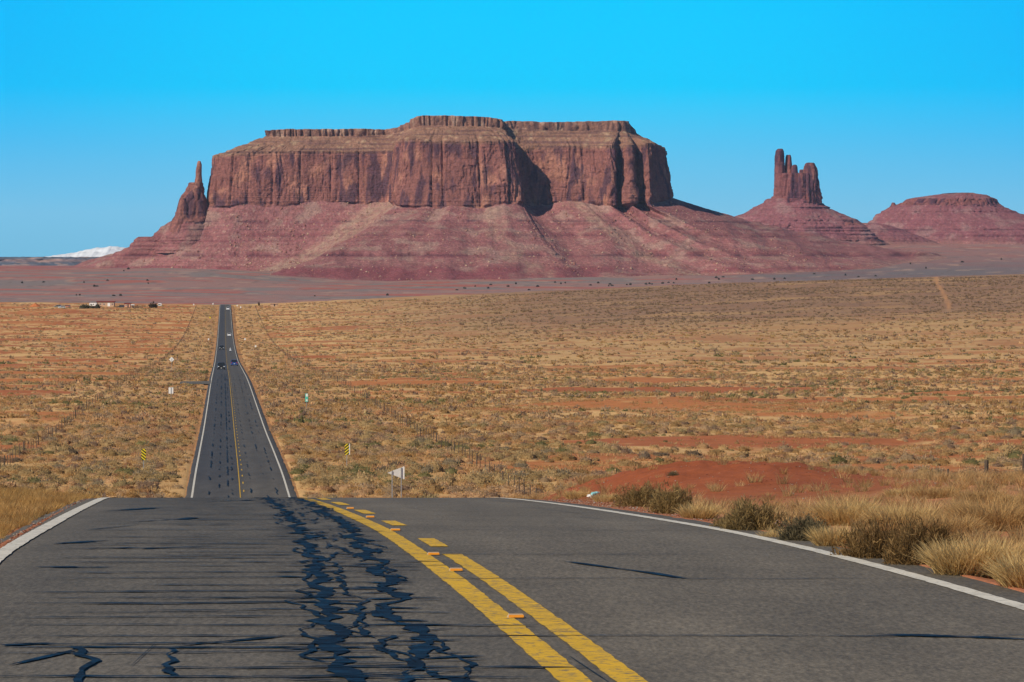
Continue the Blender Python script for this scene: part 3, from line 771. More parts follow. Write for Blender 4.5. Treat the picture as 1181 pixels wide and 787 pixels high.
BUTTE = tag(rock_object('butte', [
    ring_rock([(305, 880, 1150, 0), (280, 925, 1080, 0), (266, 955, 1045, 0), (260, 975, 1025, 0), (257.5, 986, 1012, 0)], 9720, .5, 300, 481),
    ring_rock([(300, 760, 1040, 0), (285, 790, 1030, 0), (268, 815, 1002, 0), (258, 829, 995, 0), (252, 843, 984, 0), (246, 856, 968, 0), (241, 866, 960, 0), (236, 877, 951, 0), (232, 884, 949, 0), (226, 891, 947, 1)], 9500, .75, 520, 401),
    ring_rock([(234, 890, 948, 1), (226, 892, 947, 1), (214, 893, 944.5, 1), (206, 893.5, 943, 1), (200, 894.5, 942, 1)], 9480, .55, 200, 411, .8),
    ring_rock([(215, 892.5, 905, 1), (195, 893, 905, 1), (180, 893.3, 904.5, 1), (174, 894.5, 904, 1), (172, 897, 903, 1)], 9480, 1.2, 70, 421, .4),
    ring_rock([(215, 903, 915, 1), (195, 905, 914, 1), (182, 906, 913, 1), (179, 907, 912, 1)], 9490, 1.3, 60, 431, .4),
    ring_rock([(215, 911, 922, 1), (200, 912, 920.5, 1), (192, 913, 919.5, 1), (190.5, 914.5, 918.5, 1)], 9470, 1.3, 50, 441, .4),
    ring_rock([(215, 920, 930, 1), (203, 921, 929, 1), (196, 922, 928, 1)], 9500, 1.3, 50, 451, .4),
    ring_rock([(220, 925, 946, 1), (200, 926, 944, 1), (192, 927, 941, 1), (189, 928.5, 940, 1), (188, 930, 939, 1)], 9475, .9, 80, 461, .6),
    ring_rock([(292, 930, 1030, 0), (262, 955, 998, 0), (258, 962, 990, 1), (253.5, 966, 981, 1)], 9430, .8, 120, 471)], .92, None, (.98, .90, 1.04)),
    'distant red butte crowned with slender sandstone towers', 'butte', None, 'structure')
RMESA = tag(rock_object('low_mesa', [
    ring_rock([(300, 930, 1330, 0), (284, 950, 1310, 0), (268, 985, 1270, 0), (260, 997, 1245, 0), (253, 1006, 1204, 0), (246, 1014, 1175, 0), (240, 1026, 1160, 0), (234.5, 1038, 1152, 1), (230, 1046, 1149, 1), (228, 1056, 1143, 0), (225, 1078, 1136, 0), (222.7, 1094, 1123, 1)], 10000, .6, 620, 501),
    ring_rock([(262, 1012, 1050, 0), (246, 1021, 1040, 0), (239, 1026, 1035, 1), (234, 1028.5, 1032, 1)], 9990, .8, 60, 511)], .88, None, (.98, .88, 1.02)),
    'low rounded red mesa with banded ledges at the right edge', 'mesa', None, 'structure')

# far blue plateau and snow mountains
M_PLAT = attr_mat('plateau_rock', [(0.01, .25), (0.05, .35)], .95)
def ridge(name, pts, D, thick, colf, label, mat, ncol=420):
    xs = np.linspace(pts[0][0], pts[-1][0], ncol); ys = np.interp(xs, [p[0] for p in pts], [p[1] for p in pts])
    ys = ys+fbm(xs/6, 0*xs, 0, 4, 71)*.7
    R = []; t = np.linspace(-1, 1, 41)
    for k in t:
        dd = D+k*thick; zt = ZC+(HY-ys)/F*D; zb = -90.
        prof = (1-abs(k))**.55
        x = (xs-CX)/F*D
        R.append(np.stack([x, np.full_like(x, dd)+fbm(x/150, k*3, 0, 3, 5)*60, zb+(zt-zb)*prof*(1+.05*fbm(x/120, k*4., 0, 3, 15)*(abs(k) > .1))], -1))
    V = np.array(R); c = colf(V)
    me = mesh_np(name, V.reshape(-1, 3), quads=grid_quads(V.shape[0], V.shape[1])[:, ::-1], col=c.reshape(-1, 3), mat=mat, smooth=False)
    return tag(link(name, me), label, None, None, 'structure')
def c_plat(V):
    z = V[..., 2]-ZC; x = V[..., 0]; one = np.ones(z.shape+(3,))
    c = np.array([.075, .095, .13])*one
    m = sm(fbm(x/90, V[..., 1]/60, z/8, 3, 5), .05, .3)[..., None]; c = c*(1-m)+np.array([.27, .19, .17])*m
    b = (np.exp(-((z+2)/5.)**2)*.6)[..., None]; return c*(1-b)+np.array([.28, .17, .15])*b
ridge('plateau', [(-500, 296), (-200, 296), (60, 296.5), (130, 296.5), (260, 298), (500, 305)], 13200, 260, c_plat, 'low dark blue plateau on the far left horizon', M_PLAT)
def c_snow(V):
    z = V[..., 2]-ZC; one = np.ones(z.shape+(3,)); c = np.array([.64, .68, .74])*one  # distance haze put into the snow colour: white dulled to blue-grey
    m = sm(fbm(V[..., 0]/50, V[..., 1]/50, z/10, 4, 6), .15, .5)[..., None]*.45
    return c*(1-m)+np.array([.32, .36, .44])*m
M_SNOW = attr_mat('snow', [(0.02, .05)], .8)
ridge('snowy_mountains', [(40, 298), (60, 295), (75, 293), (88, 291), (98, 288.5), (106, 287), (112, 285.5), (119, 286), (127, 284), (134, 284.5), (143, 285.5), (155, 287), (190, 292), (240, 297)], 15200, 500, c_snow,
      'white snow covered mountains far off on the left horizon', M_SNOW)

# ------------------------------------------------------------------ desert air
HAZE_DENSITY = 0.9e-5
def build_haze():
    x0, x1, y0, y1, z0, z1 = -5200, 5200, -60, 16500, -175, 420
    vs = [(x0,y0,z0),(x1,y0,z0),(x1,y1,z0),(x0,y1,z0),(x0,y0,z1),(x1,y0,z1),(x1,y1,z1),(x0,y1,z1)]
    me = bpy.data.meshes.new('haze'); me.from_pydata(vs, [], [(3,2,1,0),(4,5,6,7),(0,1,5,4),(1,2,6,5),(2,3,7,6),(3,0,4,7)]); me.update()
    m = bpy.data.materials.new('haze'); m.use_nodes = True; nt = m.node_tree; nt.nodes.clear()
    v = nt.nodes.new('ShaderNodeVolumePrincipled'); v.inputs['Density'].default_value = HAZE_DENSITY
    v.inputs['Color'].default_value = (.55, .74, 1.0, 1); v.inputs['Anisotropy'].default_value = 0.0
    o = nt.nodes.new('ShaderNodeOutputMaterial'); nt.links.new(v.outputs[0], o.inputs['Volume']); me.materials.append(m)
    tag(link('haze', me), 'thin blue desert air over the whole valley', None, None, 'stuff')
build_haze()

# ------------------------------------------------------------------ plants
def leafy_proto(n, seed, flat=.62, size=.16, core=True, lo=False):
    """dome-shaped desert shrub of radius 1: many small leaf clumps (triangles) spread over an uneven dome"""
    r = np.random.RandomState(seed)
    u = r.rand(n); ph = r.rand(n)*2*math.pi; el = np.arcsin(u**.8)
    rad = .72+.28*r.rand(n); lob = 1+.22*np.sin(ph*3+seed)+.14*np.sin(ph*5+2*seed)+.15*np.sin(el*7+seed)
    c = np.stack([np.cos(ph)*np.cos(el)*rad*lob, np.sin(ph)*np.cos(el)*rad*lob, np.sin(el)*rad*lob*flat*1.15], -1)
    out = c/np.linalg.norm(c, axis=1, keepdims=True)
    up = out*.7+np.array([0, 0, .8])+r.randn(n, 3)*.35; up /= np.linalg.norm(up, axis=1, keepdims=True)
    sd = np.cross(up, r.randn(n, 3)); sd /= np.linalg.norm(sd, axis=1, keepdims=True)
    s = size*(.6+.8*r.rand(n))[:, None]
    V = np.stack([c-sd*s*.55-up*s*.4, c+sd*s*.55-up*s*.4, c+up*s*1.3], 1).reshape(-1, 3)
    T = np.arange(3*n).reshape(-1, 3)
    br = np.repeat(.75+.5*r.rand(n), 3)
    if core:
        k = 7 if not lo else 5; a = np.arange(k)/k*2*math.pi
        rings = [(0.86, 0.0), (.80, .30*flat/.62), (.48, .50*flat/.62)] if not lo else [(.85, 0), (.62, .40*flat/.62)]
        CV = np.concatenate([np.stack([np.cos(a)*q*(1+.2*np.sin(a*3+seed)), np.sin(a)*q*(1+.2*np.sin(a*3+seed)), 0*a+h], -1) for q, h in rings]+[[[0, 0, .60*flat/.62]]])
        b = len(V); CT = []
        for i in range(len(rings)-1):
            for j in range(k):
                j2 = (j+1) % k; CT += [(b+i*k+j, b+i*k+j2, b+(i+1)*k+j2), (b+i*k+j, b+(i+1)*k+j2, b+(i+1)*k+j)]
        l = len(rings)-1
        for j in range(k): CT.append((b+l*k+j, b+l*k+(j+1) % k, b+len(CV)-1))
        V = np.concatenate([V, CV]); T = np.concatenate([T, np.array(CT)]); br = np.concatenate([br, np.full(len(CV), .8)])
    V[:, 2] = np.maximum(V[:, 2], -.12)
    return V, T, br
def tuft_proto(n, seed, lean=.55, width=.022, spread=.35):
    """tussock of unit height: thin bent blades"""
    r = np.random.RandomState(seed)
    ph = r.rand(n)*2*math.pi; rr = np.sqrt(r.rand(n))*spread
    p0 = np.stack([np.cos(ph)*rr, np.sin(ph)*rr, np.full(n, -.04)], -1)
    ph2 = ph+r.randn(n)*1.2; ln = (.55+.45*r.rand(n)); le = lean*(.2+.9*r.rand(n))
    d = np.stack([np.cos(ph2)*le, np.sin(ph2)*le, np.ones(n)], -1); d /= np.linalg.norm(d, axis=1, keepdims=True)
    mid = p0+d*ln[:, None]*.55
    tip = mid+(d+np.stack([np.cos(ph2), np.sin(ph2), -.6+0*ph2], -1)*(.5*r.rand(n))[:, None])*ln[:, None]*.5
    a = r.rand(n)*math.pi; sd = np.stack([np.cos(a), np.sin(a), 0*a], -1)*width*.5
    V = np.stack([p0-sd, p0+sd, mid-sd*.8, mid+sd*.8, tip], 1).reshape(-1, 3)
    b = (np.arange(n)*5)[:, None]
    T = np.concatenate([b+np.array([[0, 1, 3]]), b+np.array([[0, 3, 2]]), b+np.array([[2, 3, 4]])])
    return V, T, np.repeat(.7+.6*r.rand(n), 5)
def merge_instances(protos, pos, scl, rot, kinds, cols):
    """one mesh from many copies; scl (n,3)"""
    VV = []; TT = []; CC = []; b = 0
    for k, (V, T, br) in enumerate(protos):
        i = np.where(kinds == k)[0]
        if not len(i): continue
        c, s = np.cos(rot[i])[:, None], np.sin(rot[i])[:, None]
        x = V[None, :, 0]*scl[i, 0:1]; y = V[None, :, 1]*scl[i, 1:2]; z = V[None, :, 2]*scl[i, 2:3]
        W = np.stack([x*c-y*s+pos[i, 0:1], x*s+y*c+pos[i, 1:2], z+pos[i, 2:3]], -1)
        n = len(V); VV.append(W.reshape(-1, 3).astype(np.float32))
        TT.append((T[None]+(np.arange(len(i))*n)[:, None, None]+b).reshape(-1, 3)); b += len(i)*n
        CC.append((cols[i][:, None, :]*br[None, :, None]).reshape(-1, 3))
    return np.concatenate(VV), np.concatenate(TT), np.concatenate(CC)
def scatter(d0, d1, dens, seed, u0=-.165, u1=.165):
    r = np.random.RandomState(seed); area = (u1-u0)*.5*(d1*d1-d0*d0); n = int(area*dens)
    D = np.sqrt(r.rand(n)*(d1*d1-d0*d0)+d0*d0); X = (u0+(u1-u0)*r.rand(n))*D
    return X, D, r
SAGE = np.array([1.95, 1.74, 1.68])*np.array([[.27, .205, .125], [.235, .185, .115], [.30, .215, .12], [.22, .185, .095], [.17, .125, .085], [.34, .24, .125], [.25, .155, .085]])
STRAW = 1.18*np.array([[.42, .28, .125], [.48, .32, .15], [.36, .225, .10], [.40, .235, .095]])
def plant_cols(X, D, r, straw_share=.3):
    n = len(X); c = SAGE[r.randint(0, len(SAGE), n)]; st = STRAW[r.randint(0, len(STRAW), n)]
    w = fbm(X/30, D/18, 0, 3, 131)*.9+r.rand(n)
    c = np.where((w > 1-straw_share)[:, None], st, c)
    grn = (fbm(X/45, D/25, 0, 2, 151) > .32) & (r.rand(n) < .4) & (D < 1300)
    c = np.where(grn[:, None], np.array([.25, .22, .095]), c)
    return c*(.85+.3*r.rand(n))[:, None]
def keep_mask(X, D, r, extra=0.):
    q = X-road_x(D); g = frac_mask(X, D)
    p = np.clip(g*1.25-.12+extra, 0.03, 1)
    verge = np.abs(q) < 20
    p = np.where(verge, np.maximum(p, .55), p)
    p = p*(sm(np.abs(q), 4.5, 5.4))
    p = np.where((np.abs(D-760) < 20) & (q < 0) & (q > -15), 0, p)
    p = p*(1-.30*sm(CX+F*X/D, 640, 900)*(1-sm(D, 420, 600)))
    trk = np.abs(CX+F*X/D-(1088+(D-2300)*-.016+2.5*np.sin(D/150))) < 3; p = np.where(trk & (D > 1950), 0, p)
    p = np.where((D < 335+12*noise(X/9, 3.3)) & (CX+F*X/D > 560), np.maximum(p, .85), p)
    left = (q < -22)
    p = np.where(left, p*.95, p)
    return r.rand(len(X)) < p**1.15
def plain_plants():
    near = [leafy_proto(210, 1, .62, .105), leafy_proto(210, 2, .7, .105), leafy_proto(220, 3, .55, .10), leafy_proto(190, 4, .8, .11)]
    mid = [leafy_proto(26, 5, .62, .30, True, True), leafy_proto(26, 6, .7, .30, True, True), leafy_proto(22, 7, .55, .32, True, True)]
    fp = [leafy_proto(9, 8, .55, .5, True, True), leafy_proto(9, 9, .65, .5, True, True)]
    bands = [(262, 480, .38, near, (.30, .86), 1), (480, 950, .24, mid, (.30, .72), 2), (950, 2830, .034, fp, (.5, 1.1), 3)]
    near_rows = []
    VV = []; TT = []; CC = []; b = 0
    for d0, d1, dens, pr, (s0, s1), sd in bands:
        X, D, r = scatter(d0, d1, dens, 100+sd); k = keep_mask(X, D, r); X, D = X[k], D[k]
        n = len(X); s = s0+(s1-s0)*r.rand(n)**1.6
        s = s*(1+.3*fbm(X/60, D/60, 0, 2, 171))
        far = sm(D, 1500, 2800)
        cols = plant_cols(X, D, r, .32)
        px = CX+F*X/D
        ol = (sm(D, 1450, 2100)*sm(px, 380, 700))[:, None]; cols = cols*(1-.75*ol)+np.array([.235, .16, .11])*.75*ol
        scl = np.stack([s*(.85+.4*r.rand(n)), s*(.85+.4*r.rand(n)), s*(.75+.4*r.rand(n))], -1)
        pos = np.stack([X, D, ground_z(X, D)-.03], -1); rot = r.rand(n)*6.28; kd = r.randint(0, len(pr), n)
        if sd == 1:   # the largest in view become single plants
            y = HY-(pos[:, 2]-ZC)/D*F; vis = (px > 5) & (px < 1176) & (y < 562) & (D > 285) & ((px < 218) | (px > 345))
            vis &= ~((px > 655) & (px < 1120) & (y > 530)); vis &= ~((px > 1000) & (y > 535))
            score = np.where(vis, s/D, 0); top = np.argsort(-score)[:290]
            m = np.zeros(n, bool); m[top] = True
            near_rows = [(pos[i], scl[i], rot[i], kd[i], cols[i]) for i in top]
            keep = ~m; pos, scl, rot, kd, cols = pos[keep], scl[keep], rot[keep], kd[keep], cols[keep]
        V, T, C = merge_instances(pr, pos, scl, rot, kd, cols); VV.append(V); TT.append(T+b); CC.append(C); b += len(V)
    tag(link('sagebrush_scrub', mesh_np('sagebrush_scrub', np.concatenate(VV), tris=np.concatenate(TT), col=np.concatenate(CC), mat=M_VEG)),
        'grey and straw coloured scrub covering the red plain', None, None, 'stuff')
    # single shrubs: three looks
    looks = [('grey_shrub', 'low rounded grey brown desert shrub on the red plain', np.array([.38, .30, .19]), 'grey brown shrubs dotted over the plain'),
             ('straw_shrub', 'low rounded straw coloured desert shrub on the red plain', np.array([.50, .35, .17]), 'straw coloured shrubs dotted over the plain'),
             ('green_shrub', 'low olive green desert shrub on the red plain', np.array([.24, .215, .095]), 'olive green shrubs dotted over the plain'),
             ('dark_shrub', 'low dark brown desert shrub on the red plain', np.array([.23, .17, .115]), 'dark brown shrubs dotted over the plain')]
    meshes = {}
    for p, s, ro, kd, c in near_rows:
        j = int(np.argmin([np.sum((c/c.sum()-l[2]/l[2].sum())**2)*6+(c.sum()-l[2].sum())**2 for l in looks])); l = looks[j]
        if (j, kd) not in meshes:
            V, T, br = near[kd]; meshes[(j, kd)] = mesh_np(l[0], V, tris=T, col=br[:, None]*l[2][None], mat=M_VEGI)
        o = bpy.data.objects.new(l[0], meshes[(j, kd)]); COL.objects.link(o); o.location = p; o.scale = s; o.rotation_euler[2] = ro
        tag(o, l[1], 'shrub', l[3])
plain_plants()

def plain_grass():
    """thin straw grass between the shrubs of the plain and along the verges further down"""
    pr = [tuft_proto(16, 21, .8, .09, .6), tuft_proto(14, 22, .7, .10, .7)]
    X, D, r = scatter(262, 620, .55, 200)
    q = X-road_x(D); g = sm(fbm(X/30, D/20, 0, 3, 231), -.25, .25)
    k = (r.rand(len(X)) < np.clip(.15+.8*g+.3*(np.abs(q) < 21), 0, 1)) & (np.abs(q) > 5.0); X, D = X[k], D[k]
    n = len(X); cols = STRAW[r.randint(0, 4, n)]*(.8+.35*r.rand(n))[:, None]; s = .22+.25*r.rand(n)
    V, T, C = merge_instances(pr, np.stack([X, D, ground_z(X, D)], -1), np.stack([s*1.6, s*1.6, s], -1), r.rand(n)*6.28, r.randint(0, 2, n), cols)
    tag(link('plain_grass', mesh_np('plain_grass', V, tris=T, col=C, mat=M_VEG)), 'thin straw grass between the shrubs of the plain', None, None, 'stuff')
plain_grass()

# --- verges by the camera
def verge_grass():
    pr = [tuft_proto(70, 31, .8, .030, .40), tuft_proto(60, 32, .6, .028, .35), tuft_proto(50, 33, 1.0, .030, .5)]
    XX = []; DD = []; SS = []; CCs = []
    r = np.random.RandomState(300)
    # left verge: dense golden grass right up to the line
    n = 16000; D = 30+75*r.rand(n)**.9; q = -(4.26+11*r.rand(n)**1.2); X = road_x(D)+q
    k = (np.abs(X/D) < .17) & (r.rand(n) < .55+.6*fbm(X/1.6, D/3., 0, 3, 311)+.25) ; X, D, q = X[k], D[k], q[k]
    n = len(X); s = (.13+.24*r.rand(n))*(.55+.45*sm(-q, 4.2, 5.6))
    gold = np.array([[.50, .30, .10], [.44, .25, .08], [.54, .35, .14], [.34, .19, .07]])
    XX.append(X); DD.append(D); SS.append(s); CCs.append(gold[r.randint(0, 4, n)]*(.8+.4*r.rand(n))[:, None])
    # right verge, sparser, and the knoll behind the bushes
    n = 15000; D = 20+95*r.rand(n)**.8; q = 4.7+24*r.rand(n)**1.7; X = road_x(D)+q
    mnd = np.exp(-(((X-3.6)/4.9)**2+((D-80)/26.)**2)**2)
    k = (np.abs(X/D) < .17) & (r.rand(n) < np.clip(.50+.8*fbm(X/2.5, D/6., 0, 3, 321)+.7*sm(X, 7.5, 10.5), 0, 1)*(1-.94*mnd)*sm(q, 4.6, 5.6)); X, D, q = X[k], D[k], q[k]
    n = len(X); s = (.09+.24*r.rand(n)**1.5)*(.6+.4*sm(q, 4.7, 5.5))
    XX.append(X); DD.append(D); SS.append(s); CCs.append(STRAW[r.randint(0, 4, n)]*(.8+.4*r.rand(n))[:, None])
    X = np.concatenate(XX); D = np.concatenate(DD); s = np.concatenate(SS); C = np.concatenate(CCs); n = len(X)
    V, T, Cc = merge_instances(pr, np.stack([X, D, ground_z(X, D)-.01], -1), np.stack([s, s, s], -1), r.rand(n)*6.28, r.randint(0, 3, n), C)
    tag(link('verge_grass', mesh_np('verge_grass', V, tris=T, col=Cc, mat=M_VEG)), 'golden dry grass along both verges of the near road', None, None, 'stuff')
verge_grass()
def gravel():
    r = np.random.RandomState(340); n = 9000
    D = 18+85*r.rand(n)**1.3; side = r.rand(n) < .8
    q = np.where(side, 4.25+np.abs(r.randn(n))*.55, -(4.0+np.abs(r.randn(n))*.25)); X = road_x(D)+q
    mm = r.rand(n) < .25; X = np.where(mm, -1+12*r.rand(n), X); D = np.where(mm, 55+45*r.rand(n), D); ok = (X-road_x(D) > 4.2) | (X-road_x(D) < -4); X, D = X[ok], D[ok]; n = len(X)
    V = np.array([[1, 0, 0], [0, 1, 0], [-1, 0, 0], [0, -1, 0], [0, 0, .8], [0, 0, -.8]], float)*np.array([1, .8, .8])
    T = np.array([(0, 1, 4), (1, 2, 4), (2, 3, 4), (3, 0, 4), (1, 0, 5), (2, 1, 5), (3, 2, 5), (0, 3, 5)])
    s = .008+.022*r.rand(n)**2.5; pal = np.array([[.34, .15, .09], [.42, .26, .19], [.50, .42, .36], [.28, .10, .06]])
    Vv, Tt, C = merge_instances([(V, T, np.ones(6))], np.stack([X, D, ground_z(X, D)+.004], -1), np.stack([s, s*(.7+.5*r.rand(n)), s*.8], -1), r.rand(n)*6.28, np.zeros(n, int), pal[r.randint(0, 4, n)])
    tag(link('gravel', mesh_np('gravel', Vv, tris=Tt, col=C, mat=M_VEG)), 'small red and pale gravel at the asphalt edge', None, None, 'stuff')
gravel()
def twig_proto(n, seed, flat=.75, width=.012, length=.30, curl=.3):
    """bush of unit radius: hundreds of short twigs fanning out of an uneven dome, with woody stems below"""
    r = np.random.RandomState(seed)
    ph = r.rand(n)*2*math.pi; u = r.rand(n); el = np.arcsin(u**.9); rad = .35+.62*r.rand(n)**.55
    lob = 1+.20*np.sin(ph*3+seed)+.15*np.sin(ph*7+el*5)
    c = np.stack([np.cos(ph)*np.cos(el)*rad*lob, np.sin(ph)*np.cos(el)*rad*lob, np.sin(el)*rad*lob*flat], -1)
    d = c/np.linalg.norm(c, axis=1, keepdims=True)*.75+np.array([0, 0, .75])+r.randn(n, 3)*curl; d /= np.linalg.norm(d, axis=1, keepdims=True)
    L = (length*(.5+.8*r.rand(n)))[:, None]; sd = np.cross(d, r.randn(n, 3)); sd /= np.linalg.norm(sd, axis=1, keepdims=True); sd *= width*(.7+.6*r.rand(n))[:, None]
    p0 = c-d*L*.6; pm = c+r.randn(n, 3)*.02; p1 = c+d*L*.5+r.randn(n, 3)*.03
    V = np.stack([p0-sd*.6, p0+sd*.6, pm-sd, pm+sd, p1], 1).reshape(-1, 3); b = (np.arange(n)*5)[:, None]
    T = np.concatenate([b+np.array([[0, 1, 3]]), b+np.array([[0, 3, 2]]), b+np.array([[2, 3, 4]])]); br = np.repeat(.65+.7*r.rand(n), 5)
    m = 26; a = r.rand(m)*6.28; e = .3+.9*r.rand(m); t = np.stack([np.cos(a)*np.cos(e), np.sin(a)*np.cos(e), np.sin(e)*flat*1.2], -1)*.75
    w = np.cross(t, np.array([0, 0, 1.])); w /= np.linalg.norm(w, axis=1, keepdims=True); w *= .018
    SV = np.stack([0*t-w, 0*t+w, t+w*.3, t-w*.3], 1).reshape(-1, 3); sb = (np.arange(m)*4)[:, None]+len(V)
    T = np.concatenate([T, sb+np.array([[0, 1, 2]]), sb+np.array([[0, 2, 3]])]); V = np.concatenate([V, SV]); br = np.concatenate([br, np.full(len(SV), .55)])
    V[:, 2] = np.maximum(V[:, 2], -.03)
    return V, T, br
def near_bushes():
    # px centre, py of the foot, width px, height px, kind
    L = [
     (742,584,62,28,'o','short olive bush at the foot of the red mound, nearest the litter'),
     (776,592,52,34,'o','bushy olive clump before the mound, second from the litter'),
     (806,598,40,26,'s','small straw tussock between the two olive bushes under the mound'),
     (838,606,40,22,'o','low olive scrub just left of the tall round bush below the mound'),
     (866,610,70,40,'o','round olive and straw bush in front of the middle of the mound'),
     (905,618,46,26,'s','pale straw clump right of the round olive bush'),
     (930,622,60,32,'g','low grey green bush between straw clumps on the road edge'),
     (962,628,44,34,'s','straw tussock with long stems left of the big brown bush'),
     (978,606,70,46,'s','tall pale grass clump behind the grey green bush'),
     (1008,642,84,54,'b','big dark brown bush by the road, left half of the pair'),
     (1062,650,88,52,'b','big dark brown bush by the road, right half of the pair'),
     (1040,612,70,44,'s','golden grass clump standing behind the big brown bushes'),
     (1112,662,70,56,'s','tall golden grass clump right of the big brown bushes'),
     (1152,668,74,62,'s','tall dry grass clump close to the right edge of the picture'),
     (1190,680,60,60,'s','dry grass clump cut by the right edge of the picture'),
     (1096,620,64,40,'h','straw tussock with brown heart behind the tall golden grass'),
     (1150,612,90,56,'h','broad round straw tussock with brown heart near the right edge'),
     (1118,596,44,24,'h','small round tussock on the knoll behind the broad one'),
     (1080,574,54,22,'h','round straw tussock on top of the knoll'),
     (1130,580,56,22,'h','rusty straw tussock on the knoll beside the fence post'),
     (1172,584,46,22,'h','rusty tussock at the foot of the thick fence post'),
     (1040,572,40,14,'s','flat pale grass lying on the crest of the knoll'),
     (666,574,30,14,'s','small dry grass clump left of the litter'),
     (700,578,30,14,'s','small dry grass clump right of the litter'),
     (776,548,14,6,'g','tiny green plant on top of the mound'),
     (845,620,30,10,'s','thin straw at the asphalt edge under the round olive bush'),
     (1010,662,30,12,'s','thin straw at the asphalt edge under the big brown bush'),
    ]
    pal = {'o': (.25, .175, .075), 's': (.66, .46, .20), 'g': (.185, .150, .085), 'b': (.19, .115, .045), 'h': (.60, .38, .16)}
    nm = {'o': 'olive_bush', 's': 'straw_tussock', 'g': 'grey_green_bush', 'b': 'brown_bush', 'h': 'round_tussock'}
    for i, (px, py, w, h, k, lab) in enumerate(L):
        X, D = on_ground(px, py+1); W = w*D/F; D += W*.42; X = (px-CX)/F*D; m = D/F; W = w*m; H = h*m
        z = float(ground_z(X, D))
        c = np.array(pal[k])
        if k in 'ogb':
            V, T, br = twig_proto(int(4200*min(1, w/60)+800), 400+i, 1.0, .0085/max(W, .5)*.9, .19, .55)
            V = V*np.array([W/2*1.08, W/2*1.0, H*.92])
        else:
            V, T, br = tuft_proto(int(1500*min(1.3, w/60)+200), 500+i, 1.15 if k == 's' else 1.4, .009/H, .5*W/H*.85)
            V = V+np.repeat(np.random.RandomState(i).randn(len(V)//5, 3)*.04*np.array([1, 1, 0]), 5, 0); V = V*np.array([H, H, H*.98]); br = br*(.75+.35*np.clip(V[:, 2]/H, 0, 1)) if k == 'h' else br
        col = br[:, None]*c[None]
        if k == 'b':
            r = np.random.RandomState(i); pick = np.repeat(r.rand(len(V)//5+1) < .28, 5)[:len(V)]; col[pick] = np.array([.33, .21, .09])*br[pick][:, None]
        if k == 'o':
            r = np.random.RandomState(i); pick = np.repeat(r.rand(len(V)//5+1) < .35, 5)[:len(V)]; col[pick] = np.array([.38, .26, .11])*br[pick][:, None]
        o = link(nm[k], mesh_np(nm[k], V, tris=T, col=col, mat=M_VEG), None, (X, D, z-.01)); tag(o, lab, 'bush' if k in 'ogb' else 'grass clump')
near_bushes()

def talus_boulders():
    """loose blocks lying on the slopes under the cliffs"""
    me = MESA.data; nv = len(me.vertices); co = np.empty(nv*3, np.float32); me.vertices.foreach_get('co', co); co = co.reshape(-1, 3)
    nA = 130; N = nv//(130+109+45+15+9); t = co[:nA*N].reshape(nA, N, 3)
    r = np.random.RandomState(600); n = 5200; i = (nA*r.rand(n)**1.0).astype(int); j = r.randint(0, N, n); p = t[i, j]
    k = (p[:, 1] < 7760) & (fbm(p[:, 0]/70, p[:, 1]/150, 0, 3, 601) > -.12); p = p[k]; n = len(p)
    V = np.array([[1, .1, -.2], [.2, 1, 0], [-1, -.1, 0], [0, -1, .1], [.15, .1, .9], [0, 0, -.9]]); T = np.array([(0,1,4),(1,2,4),(2,3,4),(3,0,4),(1,0,5),(2,1,5),(3,2,5),(0,3,5)])
    s = 1.0+2.6*r.rand(n)**4; pal = np.array([[.36, .20, .15], [.28, .13, .10], [.42, .28, .20], [.22, .09, .075]])
    Vv, Tt, C = merge_instances([(V, T, np.ones(6))], p, np.stack([s, s, s*.9], -1), r.rand(n)*6.28, np.zeros(n, int), pal[r.randint(0, 4, n)])
    tag(link('talus_boulders', mesh_np('talus_boulders', Vv, tris=Tt, col=C, mat=M_ROCK)), 'loose boulders strewn over the slopes of the big mesa', None, None, 'stuff')
talus_boulders()

# ------------------------------------------------------------------ fences
M_STEEL = plain('galvanised_steel', (.34, .34, .33), .5, .3)
M_ALU = plain('bare_aluminium_sheet', (.62, .61, .57), .55, .0, .08)
M_POST = plain('weathered_post', (.10, .075, .055), .9)
M_WIRE = plain('rusty_wire', (.12, .09, .07), .8)
def fence(q, d0, d1, label, seed, step=5.5, stout=()):
    r = random.Random(seed); x0 = float(road_x(d0))+q
    root = empty('wire_fence', (x0, d0, float(ground_z(x0, d0)))); tag(root, label, 'fence')
    ox, oy, oz = root.location
    tops = []; d = d0; i = 0; rest = MB()
    while d < d1:
        x = float(road_x(d))+q+r.uniform(-.1, .1); z = float(ground_z(x, d))
        h = 1.25+r.uniform(-.08, .08); w = .035 if i % 6 else .07
        if i in stout: w = .13; h = 1.3
        p0 = (x-ox, d-oy, z-oz-.2); p1 = (x-ox+r.uniform(-.05, .05), d-oy, z-oz+h)
        m = MB() if i < 100 else rest
        m.cyl(p0, p1, w, w*.9, 6)
        if i < 100: m.build('post', M_POST, root)
        tops.append((x-ox, d-oy, z-oz)); i += 1; d += step*(1 if d < 600 else 1.6)
    if rest.V: tag(rest.build('far_posts', M_POST, root), None, None, None, 'stuff')
    wm = MB()
    for a, b in zip(tops[:-1], tops[1:]):
        for hh in (.35, .62, .88, 1.12): wm.cyl((a[0], a[1], a[2]+hh), (b[0], b[1], b[2]+hh), .006, .006, 3)
    tag(wm.build('wires', M_WIRE, root))
fence(21.4, 82, 2790, 'long barbed wire fence passing behind the red mound and over the scrub plain', 3, stout=(3,))
fence(-21.0, 275, 2790, 'long barbed wire fence crossing the orange soil towards the homestead', 4)

